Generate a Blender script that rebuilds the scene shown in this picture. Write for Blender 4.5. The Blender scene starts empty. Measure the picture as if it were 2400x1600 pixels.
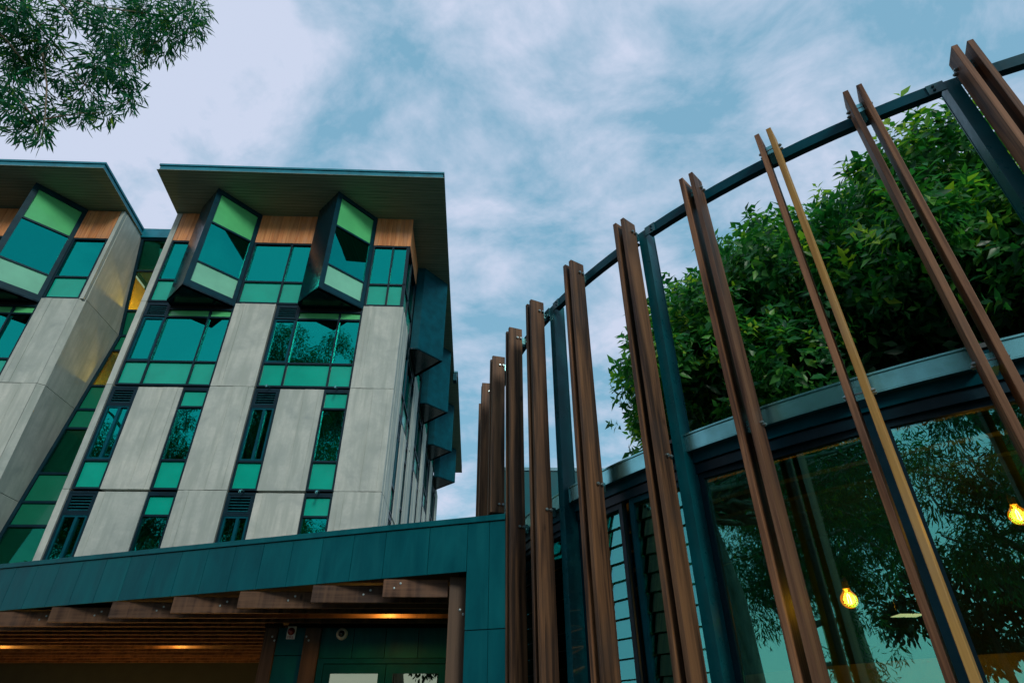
import bpy, bmesh, math, random
import numpy as np
from mathutils import Matrix, Vector
random.seed(7)
RNG = np.random.default_rng(11)
SC = bpy.context.scene
COL = SC.collection
PI = math.pi
R_ = math.radians

# ------------------------------------------------------------------ camera
cam = bpy.data.cameras.new('camera')
cam.sensor_width = 36.0
cam.lens = 21.065
cam.clip_end = 3000
camo = bpy.data.objects.new('camera', cam)
COL.objects.link(camo)
camo.matrix_world = Matrix.Translation((0, 0, 1.6)) @ (Matrix.Rotation(R_(90 + 33.30), 4, 'X') @ Matrix.Rotation(R_(-0.345), 4, 'Z'))
SC.camera = camo

# ------------------------------------------------------------------ sky
SUN_EL, SUN_AZ = 30.0, 161.0     # elevation, compass bearing from +Y clockwise (behind the camera, to the right)
w = bpy.data.worlds.new('World'); SC.world = w; w.use_nodes = True
nt = w.node_tree; N = nt.nodes; L = nt.links
for n in list(N): N.remove(n)
def wn(t, **k):
    n = N.new(t)
    for a, b in k.items(): setattr(n, a, b)
    return n
out = wn('ShaderNodeOutputWorld'); bg = wn('ShaderNodeBackground'); bg.inputs[1].default_value = 0.10
sky = wn('ShaderNodeTexSky', sky_type='NISHITA', sun_disc=False)
sky.sun_elevation = R_(SUN_EL); sky.sun_rotation = R_(SUN_AZ); sky.air_density = 1.0; sky.dust_density = 1.5; sky.ozone_density = 2.0
tc = wn('ShaderNodeTexCoord')
sep = wn('ShaderNodeSeparateXYZ'); L.new(tc.outputs['Generated'], sep.inputs[0])
zadd = wn('ShaderNodeMath', operation='ADD'); L.new(sep.outputs[2], zadd.inputs[0]); zadd.inputs[1].default_value = 0.22
zmax = wn('ShaderNodeMath', operation='MAXIMUM'); L.new(zadd.outputs[0], zmax.inputs[0]); zmax.inputs[1].default_value = 0.1
dx = wn('ShaderNodeMath', operation='DIVIDE'); L.new(sep.outputs[0], dx.inputs[0]); L.new(zmax.outputs[0], dx.inputs[1])
dy = wn('ShaderNodeMath', operation='DIVIDE'); L.new(sep.outputs[1], dy.inputs[0]); L.new(zmax.outputs[0], dy.inputs[1])
cmb = wn('ShaderNodeCombineXYZ'); L.new(dx.outputs[0], cmb.inputs[0]); L.new(dy.outputs[0], cmb.inputs[1])
mp = wn('ShaderNodeMapping'); L.new(cmb.outputs[0], mp.inputs[0])
mp.inputs['Rotation'].default_value = (0, 0, R_(38)); mp.inputs['Scale'].default_value = (1.0, 1.2, 1); mp.inputs['Location'].default_value = (2.3, 0.4, 0)
n1 = wn('ShaderNodeTexNoise'); n1.inputs['Scale'].default_value = 4.2; n1.inputs['Detail'].default_value = 9; n1.inputs['Roughness'].default_value = 0.60; n1.inputs['Distortion'].default_value = 0.25
L.new(mp.outputs[0], n1.inputs['Vector'])
n2 = wn('ShaderNodeTexNoise'); n2.inputs['Scale'].default_value = 0.95; n2.inputs['Detail'].default_value = 3
L.new(mp.outputs[0], n2.inputs['Vector'])
add = wn('ShaderNodeMath', operation='MULTIPLY_ADD'); L.new(n2.outputs[0], add.inputs[0]); add.inputs[1].default_value = 0.8; L.new(n1.outputs[0], add.inputs[2])
# cloud bank drifting in from the west side: more cover towards -X
grad = wn('ShaderNodeMath', operation='MULTIPLY_ADD'); L.new(dx.outputs[0], grad.inputs[0]); grad.inputs[1].default_value = -0.20; L.new(add.outputs[0], grad.inputs[2])
rmp = wn('ShaderNodeValToRGB'); L.new(grad.outputs[0], rmp.inputs[0])
rmp.color_ramp.elements[0].position = 0.75; rmp.color_ramp.elements[0].color = (0.20, 0.20, 0.20, 1)
rmp.color_ramp.elements[1].position = 1.22; rmp.color_ramp.elements[1].color = (1, 1, 1, 1)
gap = wn('ShaderNodeMix', data_type='RGBA', blend_type='MULTIPLY'); gap.inputs['Factor'].default_value = 1.0
L.new(sky.outputs[0], gap.inputs['A']); gap.inputs['B'].default_value = (1.0, 1.35, 1.05, 1)
gap2 = wn('ShaderNodeMix', data_type='RGBA'); gap2.inputs['Factor'].default_value = 0.7
thin = wn('ShaderNodeMix', data_type='RGBA', blend_type='DARKEN'); thin.inputs['Factor'].default_value = 1.0   # thin high cloud veils the glare round the sun
L.new(gap.outputs['Result'], thin.inputs['A']); thin.inputs['B'].default_value = (4.6, 5.4, 6.6, 1); L.new(thin.outputs['Result'], gap2.inputs['A']); gap2.inputs['B'].default_value = (1.1, 4.0, 5.9, 1)
cl = wn('ShaderNodeMix', data_type='RGBA')
L.new(rmp.outputs[0], cl.inputs['Factor']); L.new(gap2.outputs['Result'], cl.inputs['A']); cl.inputs['B'].default_value = (5.5, 6.15, 7.7, 1)
hz = wn('ShaderNodeMapRange', interpolation_type='SMOOTHSTEP'); L.new(sep.outputs[2], hz.inputs['Value'])
hz.inputs['From Min'].default_value = 0.0; hz.inputs['From Max'].default_value = 0.33; hz.inputs['To Min'].default_value = 0.75; hz.inputs['To Max'].default_value = 0.0
hzm = wn('ShaderNodeMix', data_type='RGBA'); L.new(hz.outputs[0], hzm.inputs['Factor']); L.new(cl.outputs['Result'], hzm.inputs['A']); hzm.inputs['B'].default_value = (7.2, 7.3, 6.4, 1)
L.new(hzm.outputs['Result'], bg.inputs[0]); L.new(bg.outputs[0], out.inputs[0])

# ------------------------------------------------------------------ sun
sl = bpy.data.lights.new('sun', 'SUN'); sl.energy = 1.55; sl.angle = R_(14); sl.color = (1.0, 0.95, 0.86)
so = bpy.data.objects.new('sun', sl); COL.objects.link(so)
sd = Vector((math.sin(R_(SUN_AZ)) * math.cos(R_(SUN_EL)), math.cos(R_(SUN_AZ)) * math.cos(R_(SUN_EL)), math.sin(R_(SUN_EL))))
so.rotation_euler = sd.to_track_quat('Z', 'Y').to_euler(); so.location = sd * 60

vs = SC.view_settings
SC.display_settings.display_device = 'sRGB'
vs.view_transform = 'Standard'; vs.look = 'None'; vs.exposure = 0.15; vs.gamma = 1.0; vs.use_curve_mapping = False
SC.cycles.max_bounces = 10; SC.cycles.transparent_max_bounces = 24; SC.cycles.caustics_reflective = False; SC.cycles.caustics_refractive = False
SC.cycles.use_denoising = True

# ------------------------------------------------------------------ materials
MATS = {}
class G:
    """tiny node-graph helper"""
    def __init__(s, name):
        s.m = bpy.data.materials.new(name); s.m.use_nodes = True
        s.t = s.m.node_tree; s.b = s.t.nodes['Principled BSDF']; s.o = s.t.nodes['Material Output']; MATS[name] = s.m
    def n(s, t, **k):
        n = s.t.nodes.new(t)
        for a, b in k.items(): setattr(n, a, b)
        return n
    def l(s, a, b): s.t.links.new(a, b)
    def coords(s, scale=(1, 1, 1), rnd=6.0):
        tc = s.n('ShaderNodeTexCoord'); oi = s.n('ShaderNodeObjectInfo')
        mu = s.n('ShaderNodeMath', operation='MULTIPLY'); s.l(oi.outputs['Random'], mu.inputs[0]); mu.inputs[1].default_value = rnd
        va = s.n('ShaderNodeVectorMath', operation='ADD'); s.l(tc.outputs['Object'], va.inputs[0]); s.l(mu.outputs[0], va.inputs[1])
        mp = s.n('ShaderNodeMapping'); s.l(va.outputs[0], mp.inputs[0]); mp.inputs['Scale'].default_value = scale
        return mp.outputs[0]
    def noise(s, v, scale, detail=5, rough=.55, dist=0.0):
        n = s.n('ShaderNodeTexNoise'); s.l(v, n.inputs['Vector']); n.inputs['Scale'].default_value = scale
        n.inputs['Detail'].default_value = detail; n.inputs['Roughness'].default_value = rough; n.inputs['Distortion'].default_value = dist
        return n.outputs[0]
    def ramp(s, f, stops):
        r = s.n('ShaderNodeValToRGB'); s.l(f, r.inputs[0]); e = r.color_ramp.elements
        while len(e) < len(stops): e.new(0.5)
        for x, (p, c) in zip(e, stops): x.position = p; x.color = (*c, 1) if len(c) == 3 else c
        return r.outputs[0]
    def mix(s, f, a, b, mode='MIX'):
        m = s.n('ShaderNodeMix', data_type='RGBA', blend_type=mode)
        for i, x in (('Factor', f), ('A', a), ('B', b)):
            if hasattr(x, 'is_linked'): s.l(x, m.inputs[i])
            else: m.inputs[i].default_value = x if i == 'Factor' else (*x, 1)
        return m.outputs['Result']
    def bump(s, h, strength=.2, dist=.01):
        b = s.n('ShaderNodeBump'); s.l(h, b.inputs['Height']); b.inputs['Strength'].default_value = strength; b.inputs['Distance'].default_value = dist
        s.l(b.outputs[0], s.b.inputs['Normal'])
    def set(s, base=None, rough=.5, metal=0., spec=.5):
        if base is not None:
            if hasattr(base, 'is_linked'): s.l(base, s.b.inputs['Base Color'])
            else: s.b.inputs['Base Color'].default_value = (*base, 1)
        if hasattr(rough, 'is_linked'): s.l(rough, s.b.inputs['Roughness'])
        else: s.b.inputs['Roughness'].default_value = rough
        s.b.inputs['Metallic'].default_value = metal; s.b.inputs['Specular IOR Level'].default_value = spec
        return s.m

def m_concrete():
    g = G('concrete'); v = g.coords((1, 1, 1)); vs_ = g.coords((1.0, 1.0, .12))
    big = g.noise(v, 1.3, 6, .6, .4); fine = g.noise(v, 14, 6, .6); streak = g.noise(vs_, 5, 5, .6)
    oi = g.n('ShaderNodeObjectInfo')
    c = g.ramp(big, [(.28, (.33, .37, .35)), (.5, (.49, .52, .475)), (.75, (.60, .61, .55))])
    c = g.mix(g.ramp(streak, [(.42, (0, 0, 0)), (.62, (.8, .8, .8))]), c, (.36, .40, .36))
    c = g.mix(g.ramp(fine, [(.35, (.28, .28, .28)), (.62, (0, 0, 0))]), c, (.38, .41, .38))
    tone = g.ramp(oi.outputs['Random'], [(0, (.84, .90, .90)), (1, (1.02, 1.04, 1.02))])
    c = g.mix(1.0, c, tone, 'MULTIPLY')
    g.bump(fine, .25, .004); return g.set(c, .8, spec=.25)
def m_steel(name, col, rough=.38, var=.25, spec=.18):
    g = G(name); v = g.coords(); a = g.noise(v, 3, 4)
    lo = tuple(x * (1 - var) for x in col); hi = tuple(x * (1 + var) for x in col)
    c = g.ramp(a, [(.3, lo), (.7, hi)]); rr = g.ramp(g.noise(v, 9, 5), [(.3, (rough - .06,) * 3), (.7, (rough + .1,) * 3)])
    g.bump(g.noise(v, 60, 3), .04, .002); return g.set(c, rr, spec=spec)
def m_timber(name, dark, mid, light, grain=(30, 30, .9), rough=.55, vary=.35):
    g = G(name); v = g.coords(grain, 17); v2 = g.coords((9, 9, .45), 9)
    a = g.noise(v, 1.0, 7, .62, .6); b = g.noise(v2, 1.0, 3, .5, .8)
    c = g.ramp(a, [(.32, dark), (.5, mid), (.72, light)])
    c = g.mix(g.ramp(b, [(.42, (0, 0, 0)), (.66, (.75, .75, .75))]), c, light); c = g.mix(g.ramp(b, [(.30, (.6, .6, .6)), (.46, (0, 0, 0))]), c, dark)
    kn = g.n('ShaderNodeTexVoronoi'); g.l(g.coords((1, 1, .45), 5), kn.inputs['Vector']); kn.inputs['Scale'].default_value = 2.2
    c = g.mix(g.ramp(kn.outputs['Distance'], [(.025, (.75, .75, .75)), (.06, (0, 0, 0))]), c, tuple(x * .35 for x in dark))
    wz = g.noise(g.coords((1.2, 1.2, .7), 13), 1.6, 5, .6)
    c = g.mix(g.ramp(wz, [(.5, (0, 0, 0)), (.72, (.55, .55, .55))]), c, tuple(.5 * (mid[1] + mid[2]) + .35 * x for x in mid))
    oi = g.n('ShaderNodeObjectInfo')
    tone = g.ramp(oi.outputs['Random'], [(0, (1 - vary, 1 - vary, 1 - vary * .9)), (.5, (1, .98, .95)), (1, (1 + vary * .6, 1 + vary * .35, 1 + vary * .2))])
    c = g.mix(1.0, c, tone, 'MULTIPLY')
    g.bump(a, .35, .003); return g.set(c, rough, spec=.2)
def m_plain(name, col, rough=.6, metal=0., spec=.4, nz=.15, sc=4):
    g = G(name); v = g.coords(); a = g.noise(v, sc, 5)
    c = g.ramp(a, [(.3, tuple(x * (1 - nz) for x in col)), (.7, tuple(min(1, x * (1 + nz)) for x in col))])
    return g.set(c, rough, metal, spec)
def m_soffit():
    g = G('soffit_lining'); v = g.coords((.35, 9, 1), 0)
    wv = g.n('ShaderNodeTexWave', wave_type='BANDS', bands_direction='Y'); g.l(g.coords((1, 1, 1), 0), wv.inputs['Vector']); wv.inputs['Scale'].default_value = 2.6
    a = g.noise(v, 2.0, 6)
    c = g.ramp(a, [(.3, (.22, .29, .22)), (.7, (.42, .46, .36))])
    c = g.mix(g.ramp(wv.outputs[0], [(.0, (.5, .5, .5)), (.10, (0, 0, 0))]), c, (.02, .024, .018))
    g.bump(wv.outputs[0], .3, .006); return g.set(c, .55, spec=.3)
def m_glass(name, tint, refl, base=.25, rough=.0, gain=.75):
    """thin coated glazing: tinted transmission plus a tinted mirror layer that grows at grazing angles"""
    g = G(name); g.t.nodes.remove(g.b)
    tr = g.n('ShaderNodeBsdfTransparent'); tr.inputs[0].default_value = (*tint, 1)
    gl = g.n('ShaderNodeBsdfGlossy'); gl.inputs['Color'].default_value = (*refl, 1); gl.inputs['Roughness'].default_value = rough
    lw = g.n('ShaderNodeLayerWeight'); lw.inputs[0].default_value = .35
    mr = g.n('ShaderNodeMath', operation='MULTIPLY_ADD', use_clamp=True); g.l(lw.outputs['Fresnel'], mr.inputs[0]); mr.inputs[1].default_value = gain; mr.inputs[2].default_value = base
    v = g.coords(); nz = g.noise(v, .55, 2)
    bp = g.n('ShaderNodeBump'); g.l(nz, bp.inputs['Height']); bp.inputs['Strength'].default_value = .09; bp.inputs['Distance'].default_value = .03
    g.l(bp.outputs[0], gl.inputs['Normal'])
    mx = g.n('ShaderNodeMixShader'); g.l(mr.outputs[0], mx.inputs[0]); g.l(tr.outputs[0], mx.inputs[1]); g.l(gl.outputs[0], mx.inputs[2])
    g.l(mx.outputs[0], g.o.inputs[0]); return g.m
def m_spandrel(name, col, rough=.25, coat=.22):
    g = G(name); v = g.coords(); a = g.noise(v, 1.3, 3)
    c = g.ramp(a, [(.3, tuple(x * .9 for x in col)), (.7, tuple(x * 1.1 for x in col))])
    g.set(c, rough, spec=.3); g.b.inputs['Coat Weight'].default_value = coat; g.b.inputs['Coat Roughness'].default_value = .02
    return g.m
def m_emit(name, col, st):
    g = G(name); g.b.inputs['Base Color'].default_value = (*col, 1); g.b.inputs['Emission Color'].default_value = (*col, 1); g.b.inputs['Emission Strength'].default_value = st
    return g.m
def m_leaf(name, cols, rough=.4, trans=.35, spec=.4):
    g = G(name); at = g.n('ShaderNodeAttribute', attribute_name='tint')
    c = g.ramp(at.outputs['Fac'], cols)
    g.set(c, rough, spec=spec)
    tl = g.n('ShaderNodeBsdfTranslucent'); g.l(g.mix(1.0, c, (1.1, 1.25, .6), 'MULTIPLY'), tl.inputs[0])
    mx = g.n('ShaderNodeMixShader'); mx.inputs[0].default_value = trans
    g.l(g.b.outputs[0], mx.inputs[1]); g.l(tl.outputs[0], mx.inputs[2]); g.l(mx.outputs[0], g.o.inputs[0]); return g.m
def m_bark(name, a, b):
    g = G(name); v = g.coords((3, 3, .8)); n = g.noise(v, 2.5, 7, .6, .5)
    g.bump(n, .5, .03); return g.set(g.ramp(n, [(.3, a), (.7, b)]), .85, spec=.2)

m_concrete()
m_steel('dark_frame', (.001, .020, .032), .4)
m_steel('steel_paint', (.001, .085, .105), .30, spec=.35)
m_steel('bay_steel', (.0, .062, .086), .42, spec=.08); m_steel('bay_frame', (.0, .032, .048), .36, spec=.2); m_steel('bay_cheek', (.001, .018, .028), .16, spec=.5)
m_steel('roof_metal', (.002, .17, .23), .35, spec=.4)
g_c = G('cladding'); v_ = g_c.coords((1.6, 1.6, .5)); a_ = g_c.noise(v_, 2.2, 6, .6, .5); b_ = g_c.noise(g_c.coords((9, 9, .6)), 1.5, 4)
c_ = g_c.ramp(a_, [(.3, (.0, .066, .086)), (.7, (.001, .110, .130))]); c_ = g_c.mix(g_c.ramp(b_, [(.5, (0, 0, 0)), (.75, (.4, .4, .4))]), c_, (.006, .130, .145))
oi_ = g_c.n('ShaderNodeObjectInfo'); c_ = g_c.mix(1.0, c_, g_c.ramp(oi_.outputs['Random'], [(0, (.86, .88, .9)), (1, (1.1, 1.08, 1.06))]), 'MULTIPLY')
g_c.bump(g_c.noise(g_c.coords((1, 1, 1)), 1.2, 2), .12, .02); g_c.set(c_, g_c.ramp(a_, [(.3, (.34, .34, .34)), (.7, (.5, .5, .5))]), spec=.10)
m_steel('screen_steel', (.0, .055, .078), .36, spec=.08)
m_timber('fin_timber', (.030, .015, .008), (.12, .058, .031), (.29, .155, .080), vary=.35)
m_timber('fin_timber_dark', (.016, .009, .006), (.062, .034, .019), (.22, .115, .055), vary=.35)
m_timber('fin_timber_blond', (.22, .12, .028), (.38, .21, .055), (.50, .30, .09), vary=.1)
m_timber('slat_timber', (.03, .016, .010), (.075, .042, .026), (.14, .08, .046), grain=(1.1, 26, 26))
m_timber('post_timber', (.03, .022, .015), (.065, .046, .032), (.11, .075, .05))
m_timber('clad_timber', (.42, .15, .05), (.56, .235, .09), (.68, .33, .14), grain=(9, 9, .5), rough=.5, vary=.16)
m_soffit()
m_glass('window_glass', (.34, .55, .50), (.006, .46, .38), .58, gain=.45)
m_glass('link_glass', (.80, .86, .60), (.03, .50, .36), .16, gain=.6)
m_glass('pavilion_glass', (.86, .84, .62), (.20, .86, .84), .26, gain=.7)
m_glass('door_glass', (.35, .42, .30), (.60, .66, .52), .50)
m_spandrel('spandrel_teal', (.0, .36, .255))
m_spandrel('link_spandrel', (.001, .13, .07)); m_spandrel('spandrel_green', (.10, .54, .20))
m_spandrel('spandrel_pale', (.20, .56, .38))
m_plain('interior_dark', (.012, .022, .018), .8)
m_plain('interior_warm', (.45, .34, .16), .7)
m_plain('curtain', (.30, .55, .46), .9, sc=12)
m_plain('blind', (.55, .62, .55), .8); m_plain('black_void', (.006, .008, .007), .9)
m_plain('galvanised', (.20, .52, .54), .26, .9, nz=.15, sc=7)
m_plain('bolt_metal', (.30, .38, .38), .4, .9)
m_plain('ceiling_lining', (.42, .32, .085), .6)
m_plain('white_plastic', (.72, .74, .70), .4)
m_plain('red_plastic', (.22, .012, .012), .2, spec=.6)
m_plain('black_gloss', (.006, .007, .008), .08, spec=.7)
m_plain('cream_plastic', (.62, .60, .48), .35)
m_plain('red_print', (.30, .02, .02), .5)
m_plain('paving', (.035, .045, .034), .8, sc=2); m_plain('porch_tile', (.13, .115, .095), .6)
m_plain('roof_sheet', (.05, .07, .07), .5)
m_emit('panel_glow', (.8, 1.0, .8), 1.1); m_emit('lamp_glow', (1.0, .55, .12), 30)
m_emit('filament', (1.0, .62, .16), 130)
g_ = G('bulb_glass'); g_.t.nodes.remove(g_.b)
tr_ = g_.n('ShaderNodeBsdfTransparent'); tr_.inputs[0].default_value = (1, .72, .2, 1)
em_ = g_.n('ShaderNodeEmission'); em_.inputs[0].default_value = (1, .33, .0, 1); em_.inputs[1].default_value = .75
gs_ = g_.n('ShaderNodeBsdfGlossy'); gs_.inputs['Roughness'].default_value = .02
ad_ = g_.n('ShaderNodeAddShader'); g_.l(tr_.outputs[0], ad_.inputs[0]); g_.l(em_.outputs[0], ad_.inputs[1])
mx_ = g_.n('ShaderNodeMixShader'); mx_.inputs[0].default_value = .08; g_.l(ad_.outputs[0], mx_.inputs[1]); g_.l(gs_.outputs[0], mx_.inputs[2]); g_.l(mx_.outputs[0], g_.o.inputs[0])
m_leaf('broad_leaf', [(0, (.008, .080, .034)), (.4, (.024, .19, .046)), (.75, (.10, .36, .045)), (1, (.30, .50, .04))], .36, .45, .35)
m_leaf('gum_leaf', [(0, (.005, .080, .050)), (.6, (.02, .17, .08)), (1, (.18, .34, .03))], .5, .52, .12)
m_leaf('far_leaf', [(0, (.010, .032, .018)), (.6, (.02, .055, .026)), (1, (.06, .085, .02))], .6, .2, .2)
m_bark('bark_brown', (.05, .035, .025), (.12, .09, .065))
m_bark('bark_gum', (.16, .13, .10), (.34, .29, .23))
def M(n): return MATS[n]

# ------------------------------------------------------------------ mesh helpers
class MB:
    def __init__(s): s.v = []; s.f = []
    def add(s, vs, fs):
        o = len(s.v); s.v += [tuple(x) for x in vs]; s.f += [tuple(i + o for i in f) for f in fs]; return s
    def box(s, x0, x1, y0, y1, z0, z1):
        return s.add([(x0, y0, z0), (x1, y0, z0), (x1, y1, z0), (x0, y1, z0), (x0, y0, z1), (x1, y0, z1), (x1, y1, z1), (x0, y1, z1)],
                     [(3, 2, 1, 0), (4, 5, 6, 7), (0, 1, 5, 4), (1, 2, 6, 5), (2, 3, 7, 6), (3, 0, 4, 7)])
    def prism(s, poly, z0, z1):
        """poly: list of (x,y) counter-clockwise; z0/z1 numbers or functions of (x,y)"""
        f0 = z0 if callable(z0) else (lambda x, y: z0); f1 = z1 if callable(z1) else (lambda x, y: z1)
        n = len(poly)
        vs = [(x, y, f0(x, y)) for x, y in poly] + [(x, y, f1(x, y)) for x, y in poly]
        fs = [tuple(range(n - 1, -1, -1)), tuple(range(n, 2 * n))] + [(i, (i + 1) % n, (i + 1) % n + n, i + n) for i in range(n)]
        return s.add(vs, fs)
    def hexa(s, p):   # 8 points: bottom 4 ccw, top 4 ccw
        return s.add(p, [(3, 2, 1, 0), (4, 5, 6, 7), (0, 1, 5, 4), (1, 2, 6, 5), (2, 3, 7, 6), (3, 0, 4, 7)])
    def tube(s, pts, rad, n=8):
        pts = [Vector(p) for p in pts]; rings = []
        for i, p in enumerate(pts):
            d = (pts[min(i + 1, len(pts) - 1)] - pts[max(i - 1, 0)]).normalized()
            a = d.orthogonal().normalized() if i == 0 else (a - d * a.dot(d)).normalized()
            b = d.cross(a); r = rad[i] if hasattr(rad, '__len__') else rad
            rings.append([p + (a * math.cos(2 * PI * k / n) + b * math.sin(2 * PI * k / n)) * r for k in range(n)])
        vs = [q for rg in rings for q in rg]
        fs = [(i * n + k, i * n + (k + 1) % n, (i + 1) * n + (k + 1) % n, (i + 1) * n + k) for i in range(len(pts) - 1) for k in range(n)]
        fs += [tuple(range(n - 1, -1, -1)), tuple((len(pts) - 1) * n + k for k in range(n))]
        return s.add(vs, fs)
    def lathe(s, prof, n=20, axis='z', c=(0, 0, 0)):
        vs = []; fs = []
        for (r, h) in prof:
            for k in range(n):
                a = 2 * PI * k / n; x, y = r * math.cos(a), r * math.sin(a)
                vs.append((c[0] + x, c[1] + y, c[2] + h) if axis == 'z' else (c[0] + x, c[1] - h, c[2] + y))
        m = len(prof)
        for i in range(m - 1):
            for k in range(n):
                q = (i * n + k, i * n + (k + 1) % n, (i + 1) * n + (k + 1) % n, (i + 1) * n + k)
                fs.append(q)
        fs.append(tuple(range(n - 1, -1, -1))); fs.append(tuple((m - 1) * n + k for k in range(n)))
        return s.add(vs, fs)
    def mesh(s, name):
        me = bpy.data.meshes.new(name); me.from_pydata(s.v, [], s.f); me.update(); return me
    def build(s, name, mat, parent=None, bevel=0, smooth=False, fix=True):
        me = s.mesh(name)
        if fix:
            bm = bmesh.new(); bm.from_mesh(me); bmesh.ops.recalc_face_normals(bm, faces=bm.faces); bm.to_mesh(me); bm.free()
        me.materials.append(M(mat))
        if smooth: me.shade_smooth()
        return link(name, me, parent, bevel)
def link(name, me, parent=None, bevel=0):
    o = bpy.data.objects.new(name, me); COL.objects.link(o)
    if parent is not None: o.parent = parent
    if bevel:
        b = o.modifiers.new('edge', 'BEVEL'); b.width = bevel; b.segments = 2; b.limit_method = 'ANGLE'
    return o
def tag(o, label=None, cat=None, group=None, kind=None):
    if label: o['label'] = label
    if cat: o['category'] = cat
    if group: o['group'] = group
    if kind: o['kind'] = kind
    return o
def empty(name, label, cat, loc=(0, 0, 0), rz=0, group=None):
    o = bpy.data.objects.new(name, None); COL.objects.link(o); o.location = loc; o.rotation_euler = (0, 0, rz); o.empty_display_size = .3
    return tag(o, label, cat, group)

YAW = R_(2.668)
CY, SY = math.cos(YAW), math.sin(YAW)
def W(u, v, z=0.): return Vector((u * CY - v * SY, u * SY + v * CY, z))

# ------------------------------------------------------------------ ground
bm_ = MB().box(-400, 400, -400, 400, -.5, 0)
tag(bm_.build('ground', 'paving'), kind='structure')

# ================================================================== MAIN BUILDING (frame u,v rotated by YAW; facade plane v = 16)
VF = 16.0
class Facade:
    """front: a = u, outward = -v ; side: a = v, outward = +u"""
    def __init__(s, kind, root, plane): s.k = kind; s.root = root; s.p = plane
    def P(s, a, n, z):
        return (a, s.p - n, z) if s.k == 'front' else (s.p + n, a, z)
    def box(s, mb, a0, a1, n0, n1, z0, z1):
        if s.k == 'front': return mb.box(a0, a1, s.p - n1, s.p - n0, z0, z1)
        return mb.box(s.p + n0, s.p + n1, a0, a1, z0, z1)
    # -- pieces
    def panel(s, a0, a1, z0, z1, lines=(), mat='concrete'):
        mb = MB(); g = .008; cuts = [a0 + g] + [x for x in lines if a0 + .04 < x < a1 - .04] + [a1 - g]
        for i in range(len(cuts) - 1):
            s.box(mb, cuts[i] + (.004 if i else 0), cuts[i + 1] - (.004 if i < len(cuts) - 2 else 0), -.16, (0.0, .014, .006)[i % 3], z0 + g, z1 - g)
        s.box(mb, a0 + g, a1 - g, -.2, -.161, z0 + g, z1 - g)
        for x in cuts[1:-1]: s.box(mb, x - .0035, x + .0035, -.16, .020, z0 + g, z1 - g)
        return mb.build('concrete_panel', mat, s.root)
    def frame(s, a0, a1, z0, z1, av=(), zh=(), t=.055, n0=-.12, n1=-.015):
        """outer frame plus bars; av: [(a, z0, z1)], zh: [(z, a0, a1)]"""
        mb = MB()
        s.box(mb, a0, a0 + t, n0, n1, z0, z1); s.box(mb, a1 - t, a1, n0, n1, z0, z1)
        s.box(mb, a0 + t, a1 - t, n0, n1, z0, z0 + t); s.box(mb, a0 + t, a1 - t, n0, n1, z1 - t, z1)
        for z, b0, b1 in zh: s.box(mb, b0, b1, n0, n1 - .004, z - t / 2, z + t / 2)
        for a, c0, c1 in av: s.box(mb, a - t / 2, a + t / 2, n0, n1 + .003, c0, c1)
        return mb.build('window', 'dark_frame', s.root)
    def pane(s, parent, a0, a1, z0, z1, mat, n=-.075):
        mb = MB(); s.box(mb, a0, a1, n - .012, n, z0, z1)
        return mb.build('pane', mat, parent, fix=True)
    def louvre(s, a0, a1, z0, z1, k=5):
        mb = MB(); t = .05; s.box(mb, a0, a0 + t, -.12, -.012, z0, z1); s.box(mb, a1 - t, a1, -.12, -.012, z0, z1)
        s.box(mb, a0 + t, a1 - t, -.12, -.012, z0, z0 + t); s.box(mb, a0 + t, a1 - t, -.12, -.012, z1 - t, z1)
        s.box(mb, a0 + t, a1 - t, -.18, -.17, z0 + t, z1 - t)
        lv = mb.build('louvre', 'dark_frame', s.root)
        h = (z1 - z0 - 2 * t) / k
        for i in range(k):
            zc = z0 + t + h * (i + .5); b = MB()
            p = [s.P(a, n, z) for (a, n, z) in ((a0 + t, -.03, zc - h * .28), (a1 - t, -.03, zc - h * .28), (a1 - t, -.10, zc + h * .2), (a0 + t, -.10, zc + h * .2))]
            q = [(x, y, z + .014) for x, y, z in p]
            b.hexa(p + q); b.build('blade', 'steel_paint', lv)
        return lv
    # -- whole module: window group [ar-2.8, ar], panel [ar, ar+pw]
    def window2(s, ar, rows=True, sash=True):
        a0, m1, m2 = ar - 2.79, ar - 2.05, ar - .715
        f = s.frame(a0, ar, 10.34, 13.38, av=[(m1, 10.39, 13.33), (m2, 10.39, 13.12)], zh=[(11.175, a0, ar), (12.84, m1, ar), (13.14, m1, ar)])
        s.pane(f, m1, ar, 13.15, 13.33, 'black_void', -.03)  # no glass: black strip painting the shadow along the window head
        for b0, b1 in ((a0, m1), (m1, m2), (m2, ar)): s.pane(f, b0 + .03, b1 - .03, 10.37, 11.15, 'spandrel_teal')
        for b0, b1 in ((m1, m2), (m2, ar)):
            s.pane(f, b0 + .03, b1 - .03, 11.2, 12.82, 'window_glass'); s.pane(f, b0 + .03, b1 - .03, 12.865, 13.115, 'spandrel_green')
        s.pane(f, a0 + .1, m1 - .08, 11.25, 12.76, 'window_glass')
        mb = MB(); t = .05
        for (x0, x1, y0, y1) in ((a0 + .056, a0 + .11, 11.205, 12.80), (m1 - .085, m1 - .03, 11.205, 12.80), (a0 + .11, m1 - .085, 11.205, 11.26), (a0 + .11, m1 - .085, 12.745, 12.80)): s.box(mb, x0, x1, -.1, -.03, y0, y1)
        mb.build('sash', 'bay_steel', f)
        s.louvre(a0 + .057, m1 - .03, 12.83, 13.32, 5)
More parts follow.
